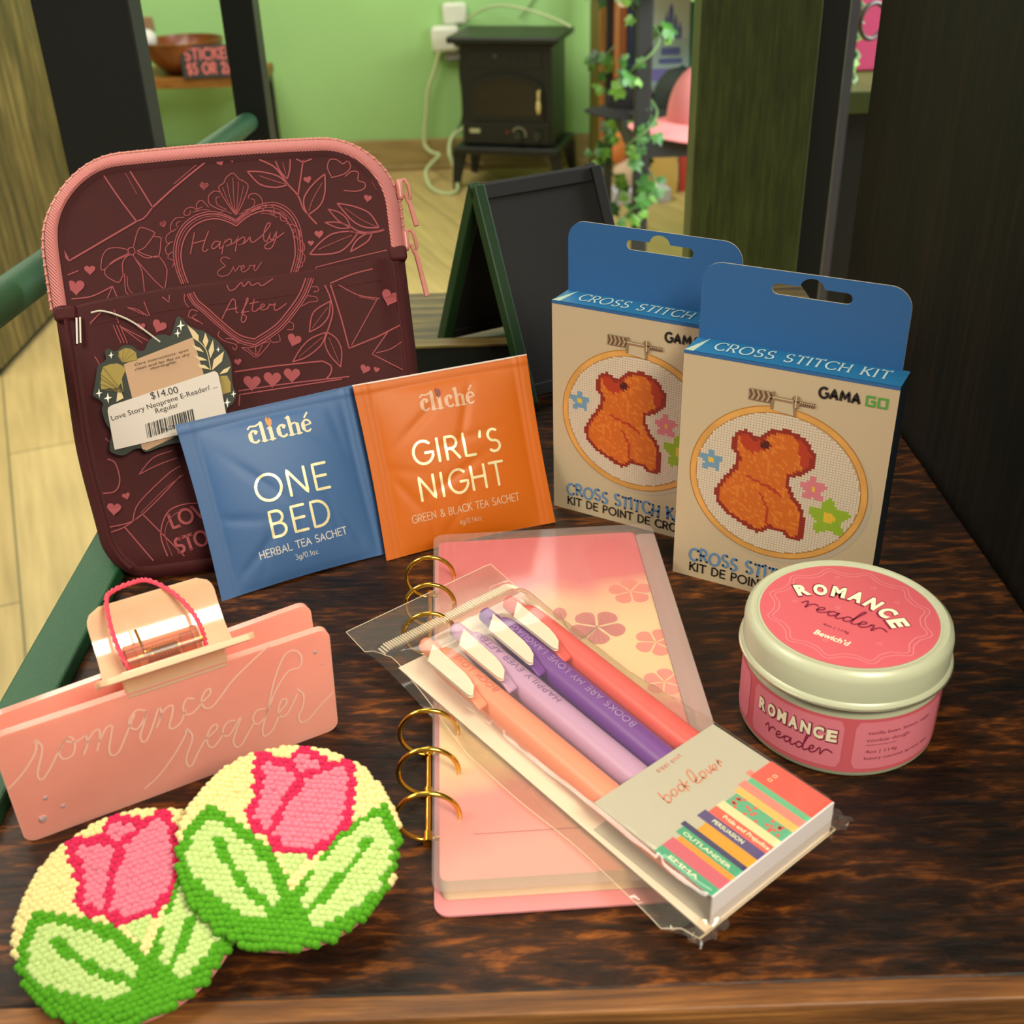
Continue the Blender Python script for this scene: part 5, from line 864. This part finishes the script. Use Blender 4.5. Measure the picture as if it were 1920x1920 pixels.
mb=MB(); mb.grid(40,80,lambda s,t:poP(s,t,True)); obj('front_film',mb,m_film,PO)
mb=MB(); mb.grid(8,40,lambda s,t:poP(s,t,False)); obj('back_film',mb,m_film,PO)
m_rib=film('clear_zip_rib','#fff6e4',alpha=.34,rough=.15); mb=MB()
for k in range(64):
    s=(k+.5)/64; a=poP(s,(173.5+1.4)/201.4,True); mb.box(a[0]-.00030,a[0]+.00030,a[1]-.0024,a[1]+.0024,a[2]+.0002,a[2]+.0008)
obj('zip_track',mb,m_rib,PO,smooth=False)
mb=MB()
for e in (0,1): mb.tube([poP(e,t/40,True) for t in range(41)],.00018,n=5)
mb.tube([poP(t/20,0,True) for t in range(21)],.0003,n=5); mb.tube([poP(t/20,1,True) for t in range(21)],.00022,n=5); obj('sealed_edge',mb,m_rib,PO)
for cx_,cy_2,sg in ((-7,-1,1),(66,0,-1)):
    mb=MB(); hts={}
    def cr(s,t,cx_=cx_,cy_2=cy_2,sg=sg):
        u=cx_+sg*(s*13-2); v=cy_2+t*7-3.5; k=rn.random(); return q(u+.8*math.sin(9*t+5*s),v+.7*math.sin(11*s),.4+2.6*abs(math.sin(7*s+4*t))*(.4+.6*s)+.5*k)
    mb.grid(9,6,cr); obj('crinkled_corner',mb,m_film,PO,smooth=False)
# ================================================================ small chalkboard behind
AF=thing('chalkboard_easel','small blank black folding A-frame chalkboard sign at the back of the shelf','sign',(-.0179,.6817,.004),(0,0,.4842))
s_,h_,L_=.061,.1195,.089; m_slate=mat('black_slate','#151515',.65); m_frame=mat('green_lit_easel_edge','#173a1a',.45)  # m_frame: green light on the black boards' left edges, put into colour
ln_=math.hypot(s_,h_); lean_=math.atan2(s_,h_)
for sg,nm in ((-1,'front_panel'),(1,'rear_panel')):
    Mx=Matrix.Translation((0,0,h_)) @ Matrix.Rotation(sg*lean_,4,'X')
    Mx=Matrix.Translation((0,sg*s_,0)) @ Matrix.Rotation(sg*lean_,4,'X')
    y0,y1=(-.0028,.0028)
    mb=MB(); mb.box(.006,L_-.006,y0*.6,y1*.6,.006,ln_-.006); p=obj(nm,mb,m_slate,AF,matrix=Mx,smooth=False)
    mb=MB(); mb.box(0,.007,y0*1.6,y1*1.6,0,ln_); obj('green_lit_edge',mb,m_frame,p,smooth=False,bevel=.0008); mb=MB(); mb.box(L_-.007,L_,y0*1.6,y1*1.6,0,ln_); mb.box(.007,L_-.007,y0,y1,.004,.012); mb.box(.007,L_-.007,y0,y1,ln_-.009,ln_); obj('board_rim',mb,m_slate,p,smooth=False,bevel=.0008)
# ================================================================ back of the shop
m_leg=mat('dark_table_metal','#1a1e22',.4); m_tabw=mat('table_top_wood','#8a5a20',.45,var=.25,vscale=14,stretch=(1,8,8))
TB=thing('side_table','low wooden table on dark metal legs against the green wall','table',(-1.2,4.3,FZ)); zt=.418
mb=MB(); mb.box(-.75,.375,-.13,.15,zt-.034,zt); obj('table_top',mb,m_tabw,TB,smooth=False,bevel=.003)
for x,y in ((.355,-.112),(.355,.132),(-.73,-.112),(-.73,.132)):
    mb=MB(); mb.box(x-.014,x+.014,y-.014,y+.014,0,zt-.034); obj('leg',mb,m_leg,TB,smooth=False)
mb=MB(); mb.box(.341,.369,-.11,.13,zt-.055,zt-.034); obj('end_rail',mb,m_leg,TB,smooth=False)
m_bowl=mat('brown_bowl_wood','#7a3d14',.3,var=.25,vscale=20,coat=.3)
mb=MB(); mb.lathe([(0,0),(.062,0),(.085,.012),(.118,.045),(.137,.085),(.142,.108),(.138,.110),(.131,.088),(.108,.045),(.07,.02),(0,.016)],48); B=tag(obj('wooden_bowl',mb,m_bowl),'round brown wooden bowl on the low table','bowl'); B.location=(-1.105,4.30,FZ+zt)
SG=thing('chalkboard_sign','small black sign with pink hand lettering STICKERS leaning on the wooden bowl','sign',(-1.085,4.155,FZ+zt+.001),(-.16,0,.03))
mb=MB(); mb.box(0,.26,0,.008,0,.105); obj('board',mb,mat('charcoal_board','#33312f',.6),SG,smooth=False,bevel=.002)
mb=MB(); fS=lambda u,v:(u/1000,-.0006,v/1000); stroke_text(mb,'STICKERS',(14,60),(205,62),33,6,fS,track=.2,step=6); stroke_text(mb,'$5 OR 2/$8',(18,14),(205,16),33,6,fS,track=.2,step=6); obj('chalk_lettering',mb,mat('pink_chalk','#e0746c',.8),SG,smooth=False)
mb=MB(); mb.sphere((0,0,.03),.03,.03,.034,n=14); o=tag(obj('white_figurine',mb,mat('white_ceramic','#d8d4cc',.4),matrix=Matrix.Translation((-1.205,4.235,FZ+zt+.09))),'small white rounded thing peeking over the left rim of the bowl','ornament')
mb=MB(); mb.box(-.03,.03,4.510,4.52,-.025,.025); tag(obj('wall_plate',mb,mat('brown_plate','#9a7a58',.5),bevel=.004,matrix=Matrix.Translation((-1.285,0,-.235))),'small brown square plate on the green wall above the bowl','switch plate')
# ---------------------------------------------------------------- electric stove
STV=thing('electric_stove','black free standing electric stove heater with arched glass door','stove',(.055,4.27,FZ),(0,0,-.26))
m_st=mat('black_cast_metal','#141a15',.42); m_sg=mat('dark_glass','#080a09',.08); m_kn=mat('dark_knob','#2c3a2f',.35)
w2=.165
mb=MB(); mb.box(-w2,w2,-.11,.12,.155,.50); body=obj('body',mb,m_st,STV,smooth=False,bevel=.006)
mb=MB(); mb.box(-w2-.035,w2+.03,-.145,.14,.50,.522); mb.box(-w2-.015,w2+.012,-.125,.13,.488,.50); obj('top_plate',mb,m_st,STV,smooth=False,bevel=.006)
mb=MB(); mb.box(-w2-.028,w2+.028,-.145,.14,.128,.155); obj('base_tray',mb,m_st,STV,smooth=False,bevel=.006)
for sx in (-1,1):
    for sy in (-1,1):
        mb=MB(); mb.loft([[(sx*(w2+.012)+dx*.022,sy*.11+dy*.02,.13) for dx,dy in ((-1,-1),(1,-1),(1,1),(-1,1))],[(sx*(w2+.030)+dx*.010,sy*.125+dy*.010,0) for dx,dy in ((-1,-1),(1,-1),(1,1),(-1,1))]],caps=True); obj('leg',mb,m_st,STV,smooth=False)
ar=lambda w_,z0,zs,hh:[(-w_,z0),(w_,z0),(w_,zs)]+arc(0,zs,w_,hh,0,180,14)[1:]
mb=MB(); mb.prism(ar(.138,.245,.345,.055),lambda u,v,h:(u,-.11-h,v),0,.010); dr=obj('door',mb,m_st,STV,smooth=False,bevel=.003)
mb=MB(); mb.prism(ar(.112,.262,.340,.045),lambda u,v,h:(u,-.1205-h,v),0,.001); obj('door_glass',mb,m_sg,dr,smooth=False)
mb=MB(); mb.tube([(.122,-.122,.345),(.122,-.134,.345),(.122,-.134,.322)],.005,n=8); mb.sphere((.122,-.136,.295),.0085,.0085,.026,n=10); obj('door_handle',mb,mat('cream_handle','#e3cf8c',.35),dr,label='cream drop handle')
mb=MB(); mb.box(-.13,.13,-.114,-.11,.42,.475)
for i in range(5): mb.box(-.06+.03*i,-.042+.03*i,-.116,-.114,.436,.46)
obj('top_vent',mb,m_st,STV,smooth=False)
mb=MB(); mb.sphere((-.035,-.116,.455),.009,.004,.009,n=10); obj('vent_knob',mb,m_kn,STV)
mb=MB(); mb.box(-.155,.155,-.116,-.11,.162,.236); cp_=obj('control_panel',mb,m_st,STV,smooth=False,bevel=.002)
for u in (.045,.115):
    mb=MB(); mb.tube([(u,-.116,.196),(u,-.132,.196)],.013,n=14); mb.box(u-.003,u+.003,-.137,-.131,.180,.212); obj('knob',mb,m_kn,cp_)
mb=MB(); mb.ribbon([(.045+.024*math.cos(a),.197+.024*math.sin(a)) for a in [PI*(.85-i*.085) for i in range(12)]],.005,lambda u,v:(u,-.1164,v)); obj('dial_mark',mb,mat('dial_print','#8f8a70',.5),cp_,smooth=False)
mb=MB(); mb.sphere((.002,-.117,.203),.005,.002,.005,n=8); obj('indicator_lamp',mb,mat('red_indicator','#8a2c22',.4),cp_)
mb=MB(); mb.box(-.135,-.098,-.118,-.116,.200,.214); obj('badge',mb,mat('pale_badge','#b7b98c',.5),cp_,smooth=False)
# outlet, plugs and cords
m_wp=mat('white_outlet_plastic','#dfe3cf',.35)
OP=thing('wall_outlet','white wall outlet with stacked plugs beside the black stove','outlet',(-.19,4.52,-.285))
mb=MB(); mb.box(-.005,.085,-.03,0,.015,.09); obj('upper_adapter',mb,m_wp,OP,bevel=.012)
mb=MB(); mb.box(-.05,.052,-.06,0,-.075,.015); obj('lower_adapter',mb,m_wp,OP,bevel=.014)
mb=MB(); mb.box(-.005,.075,-.04,0,-.11,-.07); obj('plug',mb,mat('grey_plug','#8a8c88',.4),OP,bevel=.01)
def cable(name,label,pts,r,m):
    mb=MB(); mb.tube(sm3(pts,8),r,n=8); return tag(obj(name,mb,m),label,'cord')
m_wc=mat('white_cord','#c3cf9a',.45)
wc=cable('cord','',[(-.213,4.455,-.355),(-.233,4.46,-.42),(-.262,4.46,-.49),(-.273,4.46,-.57),(-.286,4.46,-.647),(-.285,4.45,-.69),(-.258,4.42,-.708),(-.229,4.36,-.705),(-.262,4.30,-.725),(-.278,4.26,-.745),(-.262,4.2,-.778),(-.225,4.13,-.784),(-.185,4.11,-.784),(-.160,4.14,-.780),(-.163,4.22,-.765),(-.173,4.3,-.739),(-.188,4.32,-.694),(-.186,4.36,-.661),(-.167,4.38,-.633),(-.125,4.40,-.615)],.0075,m_wc)
wc.parent=OP; wc.location=(.19,-4.52,.285); del wc['label']; del wc['category']; wc['label']='thick white cord looping down to the floor'
cable('thin_cord','thin dark cord running down the wall behind the stove edge',[(-.133,4.48,-.363),(-.141,4.49,-.437),(-.134,4.49,-.533),(-.142,4.49,-.61),(-.177,4.48,-.668),(-.185,4.475,-.73),(-.121,4.47,-.770),(-.07,4.46,-.782)],.004,m_leg)
cable('white_wire','white cable arching over the top of the black stove',[(-.10,4.50,-.25),(-.036,4.45,-.212),(.03,4.40,-.200),(.104,4.35,-.208),(.169,4.32,-.225),(.225,4.30,-.245),(.262,4.28,-.262)],.0045,m_wc)
cable('wall_wire','thin grey wire slanting up the wall above the stove',[(.16,4.515,-.175),(.12,4.512,-.222),(.09,4.505,-.255)],.003,mat('grey_wire','#6f8a55',.5))
mb=MB(); mb.tube([(-.168,4.515,-.2),(-.163,4.515,.3)],.006,n=8); tag(obj('wall_conduit',mb,m_wc),'thin pale vertical conduit above the white outlet','conduit')
# ---------------------------------------------------------------- book rack with ivy
m_rack=mat('charcoal_rack_metal','#2a2c2b',.5); m_rs=mat('rack_shelf_wood','#94743c',.5,var=.2,vscale=10,stretch=(1,6,6))
BR=thing('book_rack','black metal book rack with wooden shelves at the right of the stove','shelf',(.30,2.65,FZ))
for x,y in ((.024,.015),(.008,.66),(.95,.015),(.95,.66)):
    mb=MB(); mb.box(x-.018 if y<.1 else x-.011,x+.018 if y<.1 else x+.011,y-.015,y+.015,0,1.9); obj('upright',mb,m_rack,BR,smooth=False,bevel=.003)
for z in (.50,.842,1.25):
    mb=MB(); mb.box(.03,.94,.01,.66,z-.012,z,0); mb.box(.042,.94,0,.012,z-.042,z-.004,1); mb.box(0,.012,.03,.645,z-.042,z-.004,1); obj('shelf_board',mb,[m_rs,m_rack],BR,smooth=False)
mb=MB(); mb.box(-.005,.02,.80,.83,0,1.9); obj('side_board',mb,mat('amber_side_wood','#a86a34',.5,var=.2,vscale=12,stretch=(6,6,1)),BR,smooth=False)
mb=MB(); mb.box(.335,.385,4.30,4.36,FZ,1.0); tag(obj('olive_post',mb,mat('olive_painted_wood','#5f5a16',.5)),'olive brown upright post between green wall and the book rack','post')
def book(label,loc,rot,w,h,t,col,title=None,group=None):
    B=thing('book',label,'book',loc,rot,group); r=random.Random(label)
    mb=MB(); mb.box(0,w,0,.002,0,h); mb.box(0,w,t-.002,t,0,h); mb.box(0,.002,.002,t-.002,0,h); obj('cover',mb,mat('cover_'+col,col,.45),B,smooth=False)
    mb=MB(); mb.box(.002,w-.003,.002,t-.002,.003,h-.003); obj('pages',mb,m_paper,B,smooth=False)
    return B
# row of spines seen from the rack's end, between the two uprights (spines face the aisle at left)
spn=['#b06a3e','#3b4a66','#7d8a4a','#23413f','#a8683c','#1f3a36','#c07a4a','#2d4f58']
y=2.70
for i,c in enumerate(spn):
    t=.027; b=book('book in the row on the upper rack shelf, %s spine'%(['rust orange','slate blue','olive green','dark teal','copper brown','bottle green','pale orange','petrol blue'][i]),(.335,3.1,-.29),(0,0,0),.15,.22+.01*(i%3),.019,c,group='row of books on the rack'); b.location=(.336+.0215*i,3.145,-.290); b.rotation_euler=(0,0,PI/2)
C_=book('tall pale book with blue castle tower cover standing on the rack shelf',(.393,3.07,-.290),(-.12,0,0),.098,.262,.03,'#bfe0dc')
mb=MB(); fC=lambda u,v:(u/1000,-.0006,v/1000)
mb.fill([(2,150),(96,150),(96,258),(2,258)],fC,0)
for x,w_,h_ in ((26,10,196),(38,9,214),(49,12,236),(61,9,210),(72,10,192)): mb.fill([(x-w_/2,150),(x+w_/2,150),(x+w_/2,h_-20),(x,h_),(x-w_/2,h_-20)],lambda u,v:(u/1000,-.0010,v/1000),1)
mb.fill([(20,92),(80,92),(80,104),(20,104)],lambda u,v:(u/1000,-.0010,v/1000),1); mb.fill([(26,112),(74,112),(74,130),(26,130)],lambda u,v:(u/1000,-.0010,v/1000),1); mb.fill([(4,50),(94,50),(94,80),(4,80)],lambda u,v:(u/1000,-.0010,v/1000),2)
obj('cover_picture',mb,[mat('sky_print','#d3ece8',.5),mat('tower_print','#6f7fc4',.5),mat('violet_print','#8b86cf',.5)],C_,smooth=False)
book('teal green book standing beside the castle cover book',(.494,3.07,-.290),(-.10,0,0),.11,.235,.03,'#3f9a78')
def cap(label,loc,rz,col,s=1.0):
    T=thing('baseball_cap',label,'cap',loc,(0,0,rz)); m=mat('cap_'+col,col,.85,bump=900,bstr=.2); mb=MB(); rings=[]
    for i in range(11):
        a=PI/2*i/10; r=math.cos(a)**.75; rings.append([(s*.088*max(r,.02)*math.cos(2*PI*j/28)-.0,s*.078*max(r,.02)*math.sin(2*PI*j/28),s*(.012+.112*math.sin(a))) for j in range(28)])
    mb.loft(rings,caps=True); obj('crown',mb,m,T)
    mb=MB(); A=[];Bt=[]
    for k in range(8):
        f=k/7; row=[]
        for j in range(15):
            a=math.radians(-78+156*j/14); r=.082+f*(.090*math.cos(a*.85)); row.append((s*r*math.cos(a),s*(r*.95)*math.sin(a),s*(.016-.020*f-.020*(math.sin(a)**2)*f+.012*f)))
        A.append(row); Bt.append([(x,y_,z-.003) for x,y_,z in row])
    mb.loft(A,closed_u=False); mb.loft([r_[::-1] for r_ in Bt],closed_u=False); mb.loft([A[-1],Bt[-1]],closed_u=False); obj('brim',mb,m,T)
    mb=MB(); mb.sphere((0,0,s*.125),.007,.007,.004,n=10); obj('top_button',mb,m,T); return T
cap('dusty pink baseball cap on the rack shelf, brim towards the aisle',(.492,2.772,-.290),math.radians(197),'#d98481',1.12)
cap('dark charcoal baseball cap behind the pink one',(.455,2.955,-.290),math.radians(185),'#2f3a33',.82)
cap('black cap on the rack shelf near the ivy, brim hanging over the edge',(.332,2.985,-.290),math.radians(200),'#161616',.70)
mb=MB(); mb.box(0,.10,0,.075,0,.0025); o=tag(obj('grey_card',mb,mat('lilac_grey_card','#9d8b96',.6),matrix=Matrix.Translation((.428,2.69,-.288)) @ Matrix.Rotation(-.32,4,'Y')@Matrix.Rotation(.4,4,'X')),'lilac grey card propped on the shelf in front of the pink cap','card')
mb=MB(); mb.box(0,.09,0,.05,0,.006); o=tag(obj('green_booklet',mb,mat('pale_green_paper','#a8cf8a',.6),matrix=Matrix.Translation((.398,2.663,-.290))),'pale green booklet lying at the front of the rack shelf','booklet')
# low things on the floor behind the rack
def lowbook(label,loc,rot,w,h,t,col): return book(label,loc,rot,w,h,t,col)
book('tall yellow illustrated book standing on the floor behind the rack',(.50,4.02,FZ),(-.15,0,.1),.12,.165,.03,'#d3ac5c')
book('red and orange book standing on the floor at the far right',(.632,4.06,FZ),(-.1,0,0),.08,.15,.03,'#c04038')
mb=MB(); mb.box(0,.20,0,.10,0,.045); tag(obj('white_box',mb,mat('white_lilac_box','#cfcde0',.5),smooth=False,bevel=.004,matrix=Matrix.Translation((.39,3.90,FZ))@Matrix.Rotation(.15,4,'Z')),'low white box lying on the floor under the yellow book','box')
PLU=thing('plush_toy','orange and cream plush toy with dark ear sitting behind the ivy','toy',(.42,4.0,FZ+.044))
mb=MB(); mb.sphere((.02,0,.045),.05,.04,.055,n=14); obj('body',mb,mat('cream_plush','#e6c9b0',.9),PLU)
mb=MB(); mb.sphere((-.012,0,.13),.036,.035,.055,n=14); obj('head',mb,mat('orange_plush','#e58a4c',.9),PLU)
mb=MB(); mb.sphere((.022,-.012,.125),.018,.016,.024,n=10); obj('ear',mb,mat('dark_plush','#27383a',.9),PLU)
mb=MB(); mb.sphere((.04,-.02,.105),.013,.012,.026,n=10); obj('arm',mb,mat('violet_plush','#b37fc0',.9),PLU)
# ivy garlands
m_iv=[mat('ivy_leaf_green','#3f7a24',.5,two='#2a5a1c',vscale=30),mat('ivy_leaf_light','#6fa53c',.5),mat('ivy_leaf_dark','#1f4a20',.5)]; m_vine=mat('ivy_vine','#5f7d4a',.6)
LEAF=[(0,0),(.30,-.10),(.55,.10),(.42,.30),(.50,.62),(.20,.60),(0,1.0),(-.20,.60),(-.50,.62),(-.42,.30),(-.55,.10),(-.30,-.10)]
def ivy(label,x,y,z0,z1,seed,n,rad):
    T=thing('ivy_garland',label,'ivy',(x,y,z0)); rn=random.Random(seed); pts=[]
    m_=26
    for i in range(m_+1): a=i*1.05+seed; pts.append((rad*math.cos(a),rad*math.sin(a),(z1-z0)*i/m_))
    P_=sm3(pts,4); mb=MB(); mb.tube(P_,.003,n=6); obj('vine',mb,m_vine,T)
    mb=MB()
    for k in range(n):
        p=P_[int(rn.random()*(len(P_)-1))]; s=rn.uniform(.024,.046); a=rn.uniform(-PI,PI); ti=rn.uniform(.3,1.3); ro=rn.uniform(-PI,PI)
        Mx=Matrix.Translation(p+Vector((.022*math.cos(a),.022*math.sin(a)-.012,rn.uniform(-.02,.02)))) @ Matrix.Rotation(ro*.35,4,'Z') @ Matrix.Rotation(PI/2-ti*.5,4,'X') @ Matrix.Rotation(PI+ro*.5,4,'Z')
        vs=[]
        for u,v in LEAF: vs.append(Mx @ Vector((u*s,v*s,-.25*s*abs(u)+.12*s*math.sin(v*3))))
        c=Mx @ Vector((0,.35*s,.06*s)); b=len(vs); mb.add(vs+[c],[(i,(i+1)%b,b) for i in range(b)],rn.choice((0,0,1,1,2)))
    obj('leaves',mb,m_iv,T,smooth=False); return T
ivy('green ivy garland wound down the front upright of the book rack',.322,2.655,FZ+.32,FZ+1.0,3,46,.034)
ivy('green ivy garland wound down the rear upright of the book rack, nearer the stove',.306,3.31,FZ+.06,FZ+1.0,8,62,.036)
# ---------------------------------------------------------------- glimpse between the posts at right
GR=thing('grey_rack','grey metal display rack glimpsed in the gap between the right hand posts','shelf',(.46,1.6,FZ))
mb=MB(); mb.box(.002,.014,-.006,.006,0,1.4); obj('upright',mb,mat('grey_rack_metal','#4c4a50',.5),GR,smooth=False)
mb=MB(); mb.box(0,.50,0,.3,.758,.788); obj('shelf_board',mb,mat('olive_shelf_edge','#3f4a16',.5),GR,smooth=False,bevel=.002)
mb=MB(); mb.box(0,.5,.012,.022,.02,.757); obj('back_panel',mb,m_blkmatt,GR,smooth=False)
mb=MB(); mb.box(0,.10,0,.05,0,.36); tag(obj('pink_box',mb,mat('hot_pink_box','#e0527e',.5),smooth=False,bevel=.004,matrix=Matrix.Translation((.502,1.74,-.002))),'hot pink box standing on the grey rack behind the posts','box')
mb=MB(); mb.tube([(.021*math.cos(2*PI*i/40),0,.021*math.sin(2*PI*i/40)) for i in range(40)],.0032,n=8,closed=True); tag(obj('metal_ring',mb,mat('brown_metal_ring','#4a3a32',.4),matrix=Matrix.Translation((.478,1.55,.092))@Matrix.Rotation(.5,4,'Z')),'dark brown metal ring hanging in front of the grey rack','ring')
T=ivy('small green leafy sprig in front of the pink box',.488,1.66,-.002,.13,5,9,.010)
T['label']='small green leafy sprig in front of the pink box'
